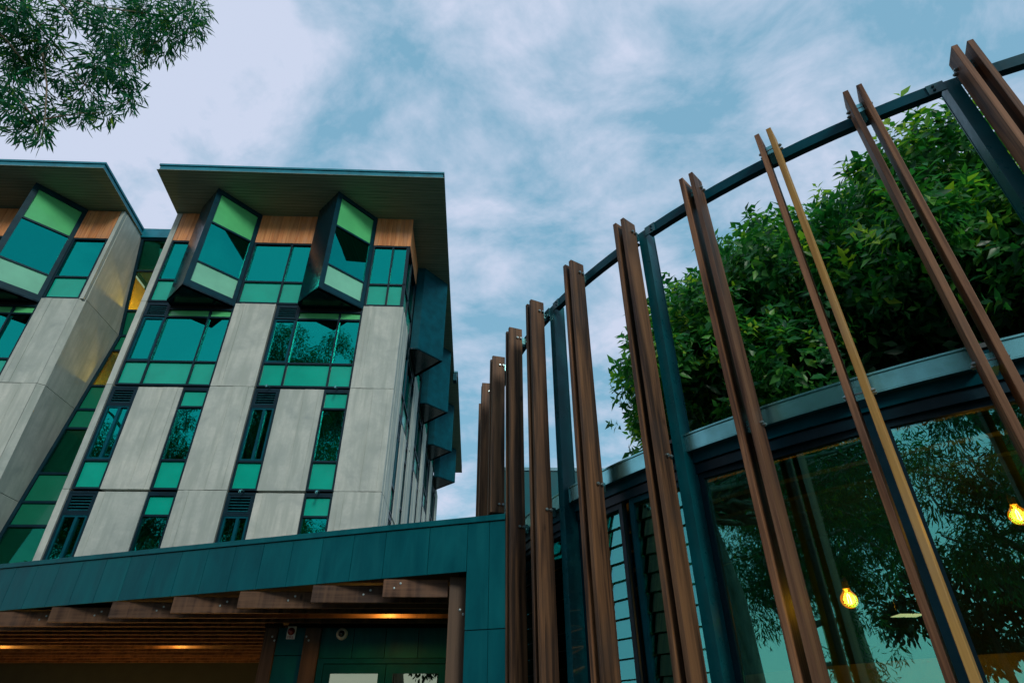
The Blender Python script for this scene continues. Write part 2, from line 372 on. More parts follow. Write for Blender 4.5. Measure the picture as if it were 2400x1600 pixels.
    def strip_vent(s, a0, a1, zt):          # narrow bay with louvre, paired sash and spandrel; zt = top of storey
        f = s.frame(a0, a1, zt - 3.17, zt - .05, zh=[(zt - .66, a0, a1), (zt - 2.345, a0, a1), (zt - .09, a0, a1)])
        s.louvre(a0 + .057, a1 - .057, zt - .63, zt - .13, 5)
        am = a0 + (a1 - a0) * .56; mb = MB(); b0, b1, c0, c1 = a0 + .057, a1 - .057, zt - 2.317, zt - .69
        for (x0, x1, y0, y1) in ((b0, b0 + .05, c0, c1), (b1 - .05, b1, c0, c1), (am - .04, am + .04, c0, c1), (b0 + .05, am - .04, c0, c0 + .05), (am + .04, b1 - .05, c0, c0 + .05), (b0 + .05, am - .04, c1 - .05, c1), (am + .04, b1 - .05, c1 - .05, c1)): s.box(mb, x0, x1, -.1, -.03, y0, y1)
        mb.build('sash', 'bay_steel', f)
        s.pane(f, b0 + .05, am - .04, c0 + .05, c1 - .05, 'window_glass', -.06); s.pane(f, am + .04, b1 - .05, c0 + .05, c1 - .05, 'window_glass', -.085)
        s.pane(f, a0 + .04, a1 - .04, zt - 3.13, zt - 2.37, 'spandrel_teal')
        return f
    def strip_fixed(s, a0, a1, zt):
        f = s.frame(a0, a1, zt - 3.17, zt - .05, zh=[(zt - .685, a0, a1), (zt - 2.325, a0, a1), (zt - .13, a0, a1)])
        s.pane(f, a0 + .04, a1 - .04, zt - .655, zt - .17, 'spandrel_teal'); s.pane(f, a0 + .04, a1 - .04, zt - 2.295, zt - .715, 'window_glass')
        s.pane(f, a0 + .04, a1 - .04, zt - 3.13, zt - 2.355, 'spandrel_teal'); return f
    def bay(s, ar, ztop, seethru=True):
        """prism bay: left shoulder ar-2.04 (n .28), apex ar-1.2 (n 1.12), right base ar"""
        z0 = 13.26; A, B, Cc, D = (ar - 2.04, 0.), (ar - 2.04, .28), (ar - 1.2, 1.12), (ar, 0.)
        bw = bpy.data.objects.new('bay_window', None)
        # body: solid left cheek panels, floor, head
        mb = MB()
        def wall(p, q, th, za, zb):
            d = Vector((q[0] - p[0], q[1] - p[1])).normalized(); n = Vector((-d.y, d.x)) * th
            ring = [(p[0], p[1]), (q[0], q[1]), (q[0] + n.x, q[1] + n.y), (p[0] + n.x, p[1] + n.y)]
            mb.hexa([s.P(a, b, za) for a, b in ring] + [s.P(a, b, zb(a, b) if callable(zb) else zb) for a, b in ring])
        zt = ztop
        ch = mb; mb = MB(); wall(A, B, -.04, z0, zt); wall(B, Cc, -.04, z0, zt); ch, mb = mb, ch
        mb.hexa([s.P(a, b, z0) for a, b in (A, B, Cc, D)] + [s.P(a, b, z0 + .05) for a, b in (A, B, Cc, D)])
        body = mb.build('bay_window', 'bay_cheek', s.root); ch.build('cheek_panel', 'bay_cheek' if s.k == 'front' else 'bay_steel', body)
        # glazed face from apex to right base, in its own plane
        d = Vector((D[0] - Cc[0], D[1] - Cc[1])); Ln = d.length; d.normalize(); nn = Vector((-d.y, d.x))
        if nn.y < 0: nn = -nn
        def fb(mb, t0, t1, o0, o1, za, zb):
            ring = [(Cc[0] + d.x * t + nn.x * o, Cc[1] + d.y * t + nn.y * o) for t, o in ((t0, o0), (t1, o0), (t1, o1), (t0, o1))]
            mb.hexa([s.P(a, b, za(a, b) if callable(za) else za) for a, b in ring] + [s.P(a, b, zb(a, b) if callable(zb) else zb) for a, b in ring])
        fr = MB()
        fb(fr, 0, .17, -.12, .0, z0, zt); fb(fr, Ln - .13, Ln, -.12, .0, z0, zt); fb(fr, .17, Ln - .13, -.12, .0, z0, 13.52)
        topz = zt(*Cc) - .2; topf = lambda a, b: zt(a, b) - .2
        fb(fr, .17, Ln - .13, -.12, 0, topf, zt); fb(fr, .17, Ln - .13, -.1, -.01, 14.30, 14.36)
        if topz > 16.2: fb(fr, .17, Ln - .13, -.1, -.01, 16.0, 16.07)
        fo = fr.build('frame', 'bay_frame', body)
        for za, zb, mt in ((13.52, 14.30, 'spandrel_pale'), (14.36, 16.0, 'window_glass'), (16.07, topf, 'spandrel_green')):
            if not callable(zb): zb = min(zb, topz - .25)
            if (topz - .2 if callable(zb) else zb) - za < .1: continue
            p = MB(); fb(p, .17, Ln - .13, -.06, -.048, za, zb); p.build('pane', mt, body)
        return body

def roof_z(v): return 17.38 - .135 * (v - 16)
main = empty('apartment_building', 'concrete and teal glass apartment block with wide eaves behind the entrance canopy', 'building', W(0, 0), YAW)
fr_ = Facade('front', main, VF)
sd_ = Facade('side', main, -2.83)
US = -2.83
soff = lambda a, n: roof_z(VF - n) + .02
# modules, front
FRONT = (-4.13, -8.26)
for ar in FRONT:
    fr_.window2(ar)
    fr_.panel(ar, ar + 1.31, 10.33, 13.40, (ar + .2, ar + .31))
    for zt, lines in ((10.33, (.70, 1.14)), (7.15, (.17, .31))):
        fr_.panel(ar, ar + 1.31, zt - 3.18, zt, tuple(ar + x for x in lines))
        fr_.strip_vent(ar - 2.8, ar - 2.05, zt)
        fr_.panel(ar - 2.05, ar - .75, zt - 3.18, zt - .06, tuple(ar - 2.05 + x for x in ((.74, 1.15) if zt > 8 else (.2,))))
        fr_.strip_fixed(ar - .75, ar, zt)
    fr_.bay(ar, soff)
# left end strip of concrete, one panel per storey
for z0, z1 in ((13.40, 17.36), (10.33, 13.40), (7.15, 10.33), (3.97, 7.15)):
    fr_.panel(-11.28, -11.085, z0, z1)
# top storey glazing between the bays
def topwin(a0, a1, mull):
    f = fr_.frame(a0, a1, 13.42, 16.06, av=[(m, 13.47, 16.0) for m in mull], zh=[(14.335, a0, a1)], t=.06)
    e = [a0] + list(mull) + [a1]
    for b0, b1 in zip(e, e[1:]):
        fr_.pane(f, b0 + .03, b1 - .03, 13.47, 14.31, 'spandrel_teal'); fr_.pane(f, b0 + .03, b1 - .03, 14.36, 15.95, 'window_glass')
topwin(-11.08, -10.31, []); topwin(-8.25, -6.18, [-6.94]); topwin(-4.12, -2.86, [-3.42])
def boards(fac, a0, a1, z0, z1, w=.145):
    k = max(1, round((a1 - a0) / w)); w = (a1 - a0) / k
    for i in range(k):
        mb = MB(); fac.box(mb, a0 + i * w + .003, a0 + (i + 1) * w - .003, -.05, random.uniform(-.012, -.004), z0, z1)
        mb.build('cladding_board', 'clad_timber', fac.root)
boards(fr_, -11.08, -10.31, 16.07, 17.37); boards(fr_, -8.25, -6.18, 16.07, 17.37); boards(fr_, -4.12, -2.83, 16.07, 17.37)
boards(sd_, 16.01, 18.2, 16.07, 17.05)
# corner return window on the side
f = sd_.frame(16.0, 18.2, 13.42, 16.06, av=[(16.9, 13.47, 16.0)], zh=[(14.335, 16.0, 18.2)], t=.06)
for b0, b1 in ((16.0, 16.9), (16.9, 18.2)):
    sd_.pane(f, b0 + .03, b1 - .03, 13.47, 14.31, 'spandrel_teal'); sd_.pane(f, b0 + .03, b1 - .03, 14.36, 15.95, 'window_glass')
# side modules
for z0, z1 in ((10.33, 13.40), (7.15, 10.33), (3.97, 7.15)):
    sd_.panel(16.02, 17.58, z0, z1, (16.3, 16.62, 17.1))
for ar in (20.39, 24.65, 28.92, 33.2):
    sd_.window2(ar)
    sd_.panel(ar, ar + 1.46, 10.33, 13.40, (ar + .3, ar + .8))
    for zt in (10.33, 7.15):
        sd_.panel(ar, ar + 1.46, zt - 3.18, zt, (ar + .4, ar + 1.0))
        sd_.strip_vent(ar - 2.8, ar - 2.05, zt); sd_.panel(ar - 2.05, ar - .75, zt - 3.18, zt - .06, (ar - 1.3,)); sd_.strip_fixed(ar - .75, ar, zt)
    sd_.bay(ar, lambda a, n: roof_z(a) + .02)
    if ar < 33:
        ztop = roof_z(ar + 1.4)
        f = sd_.frame(ar, ar + 2.2, 13.42, ztop, zh=[(14.335, ar, ar + 2.2)], t=.06)
        sd_.pane(f, ar + .03, ar + 2.17, 13.47, 14.31, 'spandrel_teal'); sd_.pane(f, ar + .03, ar + 2.17, 14.36, ztop - .05, 'window_glass')
# dark rooms behind the glazing, floor slabs, base wall
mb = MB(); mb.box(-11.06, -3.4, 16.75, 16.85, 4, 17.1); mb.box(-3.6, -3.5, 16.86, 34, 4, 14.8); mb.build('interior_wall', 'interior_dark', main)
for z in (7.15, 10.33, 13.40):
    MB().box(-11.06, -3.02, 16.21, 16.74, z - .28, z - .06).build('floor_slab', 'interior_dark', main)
MB().box(-11.28, -2.9, 16.25, 34, 0, 3.96).build('base_wall', 'cladding', main)
MB().box(-11.28, -11.08, 16.17, 34, 3.97, 17.0).build('end_wall', 'concrete', main)
# curtains seen through a few of the windows
def curtain(a0, a1, z0, z1, n=-.45):
    k = 14; mb = MB()
    for i in range(k):
        x0, x1 = a0 + (a1 - a0) * i / k, a0 + (a1 - a0) * (i + 1) / k
        d0, d1 = (.05 if i % 2 else 0), (0 if i % 2 else .05)
        mb.add([(x0, VF - n + d0, z0), (x1, VF - n + d1, z0), (x1, VF - n + d1, z1), (x0, VF - n + d0, z1)], [(0, 1, 2, 3)])
    mb.build('curtain', 'curtain', main, fix=False)
for a0, a1, z0, z1 in ((-6.85, -6.55, 8.05, 9.6), (-6.8, -6.5, 11.2, 12.8), (-6.5, -6.25, 4.9, 6.4), (-4.9, -4.75, 8.05, 9.6), (-3.25, -3.05, 14.4, 15.95)): curtain(a0, a1, z0, z1)
def blind(a0, a1, z0, z1):
    MB().box(a0, a1, VF + .2, VF + .21, z0, z1).build('roller_blind', 'blind', main)
for a0, a1, z0, z1 in ((-10.3, -9.0, 12.1, 12.85), (-8.95, -8.3, 12.4, 12.85), (-6.15, -4.88, 12.45, 12.85), (-8.15, -6.98, 15.3, 16.0), (-6.9, -6.25, 15.0, 16.0), (-11.0, -10.4, 15.4, 16.0), (-4.05, -3.46, 15.35, 16.0), (-8.95, -8.3, 5.6, 6.5), (-10.95, -10.4, 5.9, 6.5), (-4.8, -4.2, 8.9, 9.65)): blind(a0, a1, z0, z1)
# wall arms under the sills
for u, z in ((-6.5, 10.33), (-4.5, 10.33), (-6.5, 7.15), (-4.5, 7.15)):
    mb = MB().tube([(u, 15.98, z - .04), (u, 15.80, z - .06), (u, 15.72, z - .10)], [.02, .02, .02], 8); mb.lathe([(.005, -.17), (.03, -.15), (.035, -.12), (.02, -.08)], 10, 'z', (u, 15.72, z))
    mb.build('wall_arm', 'galvanised', main)
# roof
def roof(root, poly, z_of, th=.27, name='roof'):
    mb = MB().prism(poly, lambda x, y: z_of(y), lambda x, y: z_of(y) + th - .06)
    ro = mb.build(name, 'roof_metal', root)
    cx = sum(p[0] for p in poly) / len(poly); cy_ = sum(p[1] for p in poly) / len(poly)
    grow = lambda p, k: (p[0] + math.copysign(k, p[0] - cx), p[1] + math.copysign(k, p[1] - cy_))
    MB().prism([grow(p, .035) for p in poly], lambda x, y: z_of(y) + th - .045, lambda x, y: z_of(y) + th + .03).build('capping', 'roof_metal', ro)
    MB().prism([grow(p, -.05) for p in poly], lambda x, y: z_of(y) - .012, lambda x, y: z_of(y) - .002).build('soffit_lining', 'soffit_lining', ro)
    return ro
roof(main, [(-11.26, 14.26), (-1.68, 14.26), (-1.68, 25.2), (-11.26, 25.2)], roof_z)
roof(main, [(-11.2, 25.3), (-1.50, 25.3), (-1.50, 34.6), (-11.2, 34.6)], roof_z)
MB().box(-1.66, -1.5, 24.95, 25.28, 15.75, 16.12).build('rainwater_head', 'bay_steel', main)

# ================================================================== LEFT BUILDING
left = empty('apartment_building', 'second apartment block with teal bay window across the narrow gap', 'building', W(0, 0), YAW)
fl = Facade('front', left, VF)
ar = -14.42
fl.window2(ar); fl.bay(ar, soff)
for z0, z1, lines in ((10.33, 13.45, (ar + .13, ar + .35)), (7.15, 10.33, (ar + .72,)), (3.97, 7.15, (ar + .3,))):
    fl.panel(ar, -13.25, z0, z1, lines)
fl.panel(-13.25, -13.11, 13.45, 17.38)
for zt in (10.33, 7.15):
    fl.strip_fixed(ar - .75, ar, zt); fl.panel(ar - 2.05, ar - .75, zt - 3.18, zt - .06); fl.strip_vent(ar - 2.8, ar - 2.05, zt)
f = fl.frame(ar, -13.26, 13.46, 16.06, zh=[(14.36, ar, -13.26)], t=.06)
fl.pane(f, ar + .03, -13.29, 13.5, 14.33, 'spandrel_teal'); fl.pane(f, ar + .03, -13.29, 14.39, 15.95, 'window_glass')
f = fl.frame(-18.6, ar - 2.05, 13.46, 16.06, zh=[(14.36, -18.6, ar - 2.05)], t=.06)
fl.pane(f, -18.57, ar - 2.08, 13.5, 14.33, 'spandrel_teal'); fl.pane(f, -18.57, ar - 2.08, 14.39, 15.95, 'window_glass')
boards(fl, ar, -13.26, 16.07, 17.37); boards(fl, -18.6, ar - 2.05, 16.07, 17.37)
fl.panel(-18.6, ar - 2.8, 10.33, 13.45); fl.panel(-18.6, ar - 2.8, 3.97, 10.33)
# concrete flank wall facing the gap: panels with a raking rear edge where the folded link glazing meets it
LP = [(17.6, 17.22), (17.2, 17.3), (13.5, 18.24), (10.33, 17.70), (7.15, 17.16), (3.97, 16.62)]
def lv_(z):
    for (z1, v1), (z0, v0) in zip(LP, LP[1:]):
        if z >= z0 - 1e-6: return v0 + (v1 - v0) * (z - z0) / (z1 - z0)
    return LP[-1][1]
for z0, z1 in ((13.5, 17.36), (10.33, 13.5), (7.15, 10.33), (3.97, 7.15)):
    mb = MB(); zs = [z1 - .008] + [z for z, _ in LP if z0 < z < z1] + [z0 + .008]
    ring = [(16.14, z0 + .008), (16.14, z1 - .008)] + [(lv_(z) - .01, z) for z in zs]
    n = len(ring)
    mb.add([(-13.10, v, z) for v, z in ring] + [(-13.3, v, z) for v, z in ring], [tuple(range(n)), tuple(range(2 * n - 1, n - 1, -1))] + [(i, i + n, (i + 1) % n + n, (i + 1) % n) for i in range(n)])
    mb.build('flank_panel', 'concrete', left)
    # chamfered corner strip
    mb = MB().prism([(-13.25, 16.0), (-13.1, 16.135), (-13.25, 16.14)], z0 + .008, z1 - .008)
    if z0 < 13: mb.build('corner_strip', 'concrete', left)
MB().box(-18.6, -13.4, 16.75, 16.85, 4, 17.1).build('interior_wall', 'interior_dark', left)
MB().box(-18.6, -13.12, 16.3, 17.0, 0, 3.96).build('base_wall', 'cladding', left)
roof(left, [(-20.0, 14.26), (-13.1, 14.26), (-13.1, 17.2), (-20.0, 17.2)], lambda v: 17.60 - .03 * (v - 14.26) - .1 * max(0, min(1.74, v - 14.26)))

# ================================================================== STAIR LINK between the two blocks
lk = empty('stair_link', 'narrow folded glass stair link glowing yellow between the two concrete blocks', 'building', W(0, 0), YAW)
U0, U1 = -13.09, -11.29
bars = [17.2, 15.95, 14.43, 13.5, 12.8, 11.26, 10.32, 9.61, 8.05, 7.15, 6.45, 5.2, 3.97]
for zt, zb in zip(bars, bars[1:]):
    vt, vb = lv_(zt), lv_(zb)
    mb = MB().hexa([(U0, vb + .0, zb), (U1, vb, zb), (U1, vb + .012, zb), (U0, vb + .012, zb), (U0, vt, zt), (U1, vt, zt), (U1, vt + .012, zt), (U0, vt + .012, zt)])
    mb.build('pane', 'link_glass' if zt in (17.2, 15.95, 12.8, 9.61, 6.45, 5.2) else 'link_spandrel', lk)
    MB().box(U0, U1, vt - .05, vt + .04, zt - .035, zt + .035).build('transom', 'dark_frame', lk)
mb = MB()
for (zt, vt), (zb, vb) in zip(LP[1:], LP[2:]):
    mb.hexa([(U0, vb - .06, zb), (U0 + .1, vb - .06, zb), (U0 + .1, vb - .005, zb), (U0, vb - .005, zb), (U0, vt - .06, zt), (U0 + .1, vt - .06, zt), (U0 + .1, vt - .005, zt), (U0, vt - .005, zt)])
mb.build('jamb', 'dark_frame', lk)
MB().box(U0, U1, 17.16, 17.5, 17.24, 17.66).build('parapet', 'roof_metal', lk)
for z0, z1, mt in ((3.9, 11.1, 'interior_dark'), (11.12, 13.2, 'interior_warm'), (13.4, 16.1, 'interior_warm'), (16.3, 17.2, 'interior_dark')):  # lamplight put into the wall colour: warm on lit storeys, dark on unlit
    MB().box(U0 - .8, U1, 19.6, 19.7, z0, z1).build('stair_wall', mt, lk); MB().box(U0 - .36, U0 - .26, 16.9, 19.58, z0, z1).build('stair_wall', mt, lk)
for z in (16.3, 13.4, 10.2, 7.05): MB().box(U0, U1, lv_(z) + .15, 19.55, z - .2, z).build('landing_baffle', 'interior_dark', lk)  # slabs added to block the stair lamps' light between storeys
MB().box(U0, U1, 16.75, 19.5, 0, 3.9).build('base_wall', 'cladding', lk)
for i, (z, e) in enumerate(((14.6, 150), (11.4, 90))):
    p = W(-12.3, 18.9, z)
    t = MB().lathe([(.02, -.06), (.09, -.05), (.09, .04), (.03, .06)], 14).build('stair_lamp', 'lamp_glow')
    t.location = p
    tag(t, ('yellow glowing lamp in the stair link level with the bay windows', 'yellow glowing lamp in the stair link one storey below the bays')[i], 'lamp')
    ld = bpy.data.lights.new('stair_light', 'POINT'); ld.energy = e; ld.color = (1, .52, .07); ld.shadow_soft_size = .08
    lo = bpy.data.objects.new('stair_light', ld); COL.objects.link(lo); lo.parent = t; lo.location = (0, -.15, 0)

MB().box(U0 - .8, U1, 17.52, 19.7, 17.22, 17.3).build('roof', 'interior_dark', lk)
# ================================================================== ENTRANCE CANOPY
cb0 = Vector((-7.544, 9.50)); cdir = Vector((math.cos(R_(-18.434)), math.sin(R_(-18.434)))); cn = Vector((-cdir.y, cdir.x))   # cn points away from camera
can = empty('entrance_canopy', 'teal panelled entrance canopy with timber slat soffit', 'canopy', (cb0.x, cb0.y, 0), R_(-18.434))
ZB = 3.17
ctop = lambda x: 3.805 - .009 * x
PITCH = .452; x0c = -.03 - PITCH * 13
xs = [x0c + PITCH * i for i in range(0, 40)]
XE, XO = 7.86, 7.386
seams = [x for x in xs if x < 6.6] + [6.89, XO]
for a, b in zip(seams, seams[1:]):
    mb = MB().prism([(a + .004, 0), (b - .004, 0), (b - .004, .03), (a + .004, .03)], ZB, lambda x, y: ctop(x) - .03)
    mb.build('fascia_panel', 'cladding', can)
for a, b in ((XO, 7.66), (7.66, XE)):
    for z0, z1 in ((0, 2.55), (2.56, 3.76)):
        if z1 > 3: MB().prism([(a + .003, 0), (b - .003, 0), (b - .003, .03), (a + .003, .03)], z0, lambda x, y: ctop(x) - .03).build('fascia_panel', 'cladding', can)
        else: MB().box(a + .003, b - .003, 0, .03, z0, z1).build('fascia_panel', 'cladding', can)
MB().prism([(x0c, -.02), (XE, -.02), (XE, .25), (x0c, .25)], lambda x, y: ctop(x) - .02, lambda x, y: ctop(x) + .045).build('coping', 'cladding', can)
mb = MB().box(x0c, XE, .031, .10, ZB + .02, 3.68); mb.box(XO + .01, XE - .01, .031, .10, 0, 3.18); mb.build('fascia_frame', 'dark_frame', can)
# roof deck over the porch (in canopy-local coordinates)
def loc(u, v):
    p = W(u, v); d = Vector((p.x, p.y)) - cb0; return (d.dot(cdir), d.dot(cn))
deck = [(x0c, .11), (XE - .05, .11), loc(-.3, 10.2), loc(-.3, 15.7), loc(-13.5, 15.7)]
MB().prism(deck, 3.30, 3.55).build('roof_deck', 'black_void', can)
# slats run parallel to the apartment block; each one ends behind the raking fascia
slat_v = [7.50, 7.85, 8.24, 8.62, 9.0, 9.4, 9.78, 10.2, 10.62, 11.05, 11.5, 11.95, 12.42, 12.9, 13.4, 13.9, 14.4, 14.88]
YR = YAW + R_(18.434)
def slat_left(v): return -1.18 - (v - 7.50) * 2.58
for i, v in enumerate(slat_v):
    ul = max(slat_left(v), -13.2); ur = -.42 if v < 9.7 else -3.2
    mb = MB().box(0, ur - ul, 0, .045, 2.95, 3.145)
    o = mb.build('slat', 'slat_timber', can, .004)
    x, y = loc(ul, v); o.location = (x, y, 0); o.rotation_euler = (0, 0, YR)
    if ul > -9:
        for du, dz in ((.13, .10), (.20, .15)) if i == 0 else ((.62, .09), (.70, .14)):
            if du + .05 < ur - ul:
                b = MB().lathe([(.002, .006), (.012, .005), (.014, 0), (.014, -.004)], 8, 'y', (du, 0, 2.95 + dz)).build('bolt', 'bolt_metal', o)
# porch box with the doors (u,v frame)
pr = empty('entrance_porch', 'dark porch wall with timber posts and glazed double doors under the canopy', 'entrance', W(-1.7, 9.8), YAW)
def B(u0, u1, v0, v1, z0, z1, name, mat, parent=pr, bevel=0):
    return MB().box(u0 + 1.7, u1 + 1.7, v0 - 9.8, v1 - 9.8, z0, z1).build(name, mat, parent, bevel)
def pbolt(u, v, z, parent):
    MB().lathe([(.002, .008), (.013, .006), (.015, 0), (.015, -.004)], 8, 'y', (u + 1.7, v - 9.8, z)).build('bolt', 'bolt_metal', parent)
p1 = B(-3.18, -3.0, 9.78, 9.9, 0, 2.94, 'post', 'post_timber', bevel=.005); p2 = B(-2.6, -2.37, 9.78, 9.9, 0, 2.94, 'post', 'post_timber', bevel=.005)
p3 = B(-.40, -.205, 7.42, 7.52, 0, 3.16, 'post', 'post_timber', bevel=.005)
for u, z, p in ((-3.06, 2.82, p1), (-3.02, 2.77, p1), (-2.57, 2.82, p2), (-2.53, 2.77, p2)): pbolt(u, 9.78, z, p)
for u, z in ((-.27, 2.80), (-.23, 2.755)): pbolt(u, 7.42, z, p3)
B(-2.998, -2.602, 9.83, 9.88, 0, 2.575, 'wall_panel', 'cladding'); B(-2.998, -2.602, 9.83, 9.88, 2.585, 2.945, 'wall_panel', 'cladding')
for a, b in ((-2.366, -1.9), (-1.892, -1.43), (-1.422, -.95), (-.942, -.42)): B(a, b, 9.84, 9.88, 2.55, 2.945, 'wall_panel', 'cladding')
df = MB(); 
for b in ((-2.36, -2.27, 0, 2.54), (-.52, -.42, 0, 2.54)): df.box(b[0] + 1.7, b[1] + 1.7, 0, .08, b[2], b[3])
df.box(-.57, 1.18, 0, .08, 2.475, 2.54)
df.build('door_frame', 'screen_steel', pr)
for a, b in ((-2.265, -1.385), (-1.375, -.525)):
    d = MB(); a += 1.7; b += 1.7
    d.box(a, a + .10, .01, .06, .02, 2.465); d.box(b - .10, b, .01, .06, .02, 2.465); d.box(a + .1, b - .1, .01, .06, 2.35, 2.465); d.box(a + .1, b - .1, .01, .06, .02, .2)
    do = d.build('door', 'screen_steel', pr)
    MB().box(a + .1, b - .1, .03, .04, .2, 2.35).build('pane', 'door_glass', do)
    hx = a + .84 if a < 0 else a + .03
    MB().tube([(hx, -.04, 1.0), (hx, -.05, 1.2), (hx, -.04, 1.4)], .012, 8).build('handle', 'bolt_metal', do)
B(-3.1, -.3, 10.6, 10.7, 0, 3.2, 'lobby_wall', 'interior_dark'); B(-13.0, -.45, 10.4, 14.9, .004, .03, 'porch_floor', 'porch_tile'); B(-3.0, -.45, 8.3, 9.75, .004, .03, 'porch_floor', 'porch_tile')
B(-.30, -.22, 7.53, 15.7, 0, 3.28, 'porch_wall', 'cladding'); B(-3.17, -3.07, 9.91, 15.7, 0, 2.94, 'porch_wall', 'cladding')
B(-13.5, -3.18, 15.0, 15.1, 0, 3.28, 'back_wall', 'interior_dark')
MB().box(-13.5 + 1.7, -.3 + 1.7, 9.95 - 9.8, 15.7 - 9.8, 3.2, 3.22).build('porch_ceiling', 'black_void', pr)

# canopy downlights
for i, (u, v, lb) in enumerate(((-1.29, 8.82, 'lit round downlight between the canopy slats above the double doors'), (-5.54, 12.2, 'lit round downlight among the slats left of the timber post'), (-8.75, 12.2, 'lit round downlight at the far open end of the slat soffit'))):
    o = MB().lathe([(.06, .0), (.075, .0), (.075, .12), (.06, .12)], 18).build('downlight', 'dark_frame'); o.location = W(u, v, 3.07)
    d = MB().lathe([(.001, .006), (.058, .006), (.058, .02), (.001, .02)], 18).build('lens', 'lamp_glow', o)
    tag(o, lb, 'downlight', 'downlights in the canopy soffit')
    ld = bpy.data.lights.new('downlight_lamp', 'POINT'); ld.energy = 40; ld.color = (1, .46, .08); ld.shadow_soft_size = .05
    lo = bpy.data.objects.new('downlight_lamp', ld); COL.objects.link(lo); lo.parent = o; lo.location = (0, 0, -.03)
    ld = bpy.data.lights.new('downlight_beam', 'SPOT'); ld.energy = 500 if i == 0 else 4500; ld.color = (1, .50, .12); ld.spot_size = R_(95); ld.spot_blend = .5; ld.shadow_soft_size = .05
    lo = bpy.data.objects.new('downlight_beam', ld); COL.objects.link(lo); lo.parent = o; lo.location = (0, 0, -.03)

# fire sounder and dome camera
fs = empty('fire_sounder', 'white fire alarm plate with red dome and lettering on teal porch panel', 'fire alarm', W(-2.805, 9.828, 2.79), YAW)
MB().box(-.062, .062, -.03, 0, 0, .17).build('back_plate', 'white_plastic', fs, .004)
MB().lathe([(.052, .03), (.05, .045), (.04, .07), (.02, .085), (.004, .088)], 20, 'y', (0, 0, .10)).build('red_dome', 'red_plastic', fs, smooth=True)
fc = bpy.data.curves.new('fire_text', 'FONT'); fc.body = 'FIRE'; fc.size = .05; fc.align_x = 'CENTER'; fc.extrude = .0006
to = bpy.data.objects.new('fire_text', fc); COL.objects.link(to); bpy.context.view_layer.update()
tm = bpy.data.meshes.new_from_object(to.evaluated_get(bpy.context.evaluated_depsgraph_get())); bpy.data.objects.remove(to)
tm.materials.clear(); tm.materials.append(M('red_print')); tx = link('lettering', tm, fs); tx.location = (0, -.0312, .008); tx.rotation_euler = (R_(90), 0, 0)
dc = empty('dome_camera', 'cream round security camera on the dark wall above the doors', 'camera', W(-2.07, 9.838, 2.86), YAW)
MB().lathe([(.082, 0), (.082, .025), (.07, .045), (.045, .055), (.042, .05)], 28, 'y').build('housing', 'cream_plastic', dc, smooth=True)
MB().lathe([(.046, .05), (.044, .065), (.034, .085), (.018, .097), (.002, .1)], 24, 'y').build('lens_dome', 'black_gloss', dc, smooth=True)

# teal plant enclosure seen between the fins
pe = empty('plant_enclosure', 'small teal clad rooftop enclosure seen between the timber fins', 'enclosure', W(.2, 14), YAW)
for i in range(5): MB().box(i * .55 + .003, i * .55 + .547, 0, .04, 0, 7.02).build('cladding_panel', 'cladding', pe)
MB().box(0, 2.75, .041, 1.6, 0, 7.0).build('core', 'dark_frame', pe); MB().box(-.03, 2.78, -.03, 1.62, 7.02, 7.10).build('coping', 'roof_metal', pe)

# ================================================================== PAVILION (ring plan about CC)
CC = Vector((7.2107, 9.7856)); RF = 7.8106; ZF = 6.36
def pol(r, deg, z=0.): return Vector((CC.x + r * math.cos(R_(deg)), CC.y + r * math.sin(R_(deg)), z))
PANG = [-116.465, -122.521, -128.249, -134.124, -140.541, -146.922, -153.57, -158.649, -164.416, -170.634, -175.992, -110.5, -104.6]
def arc(mb, r0, r1, z0, z1, a0, a1, n=12, zt=None):
    vs = []; fs = []
    for i in range(n + 1):
        a = a0 + (a1 - a0) * i / n
        vs += [pol(r0, a, z0), pol(r1, a, z0), pol(r1, a, z1), pol(r0, a, z1)]
    for i in range(n):
        b = i * 4
        fs += [(b + k, b + (k + 1) % 4, b + 4 + (k + 1) % 4, b + 4 + k) for k in range(4)]
    fs += [(3, 2, 1, 0), tuple(n * 4 + k for k in range(4))]
    return mb.add(vs, fs)
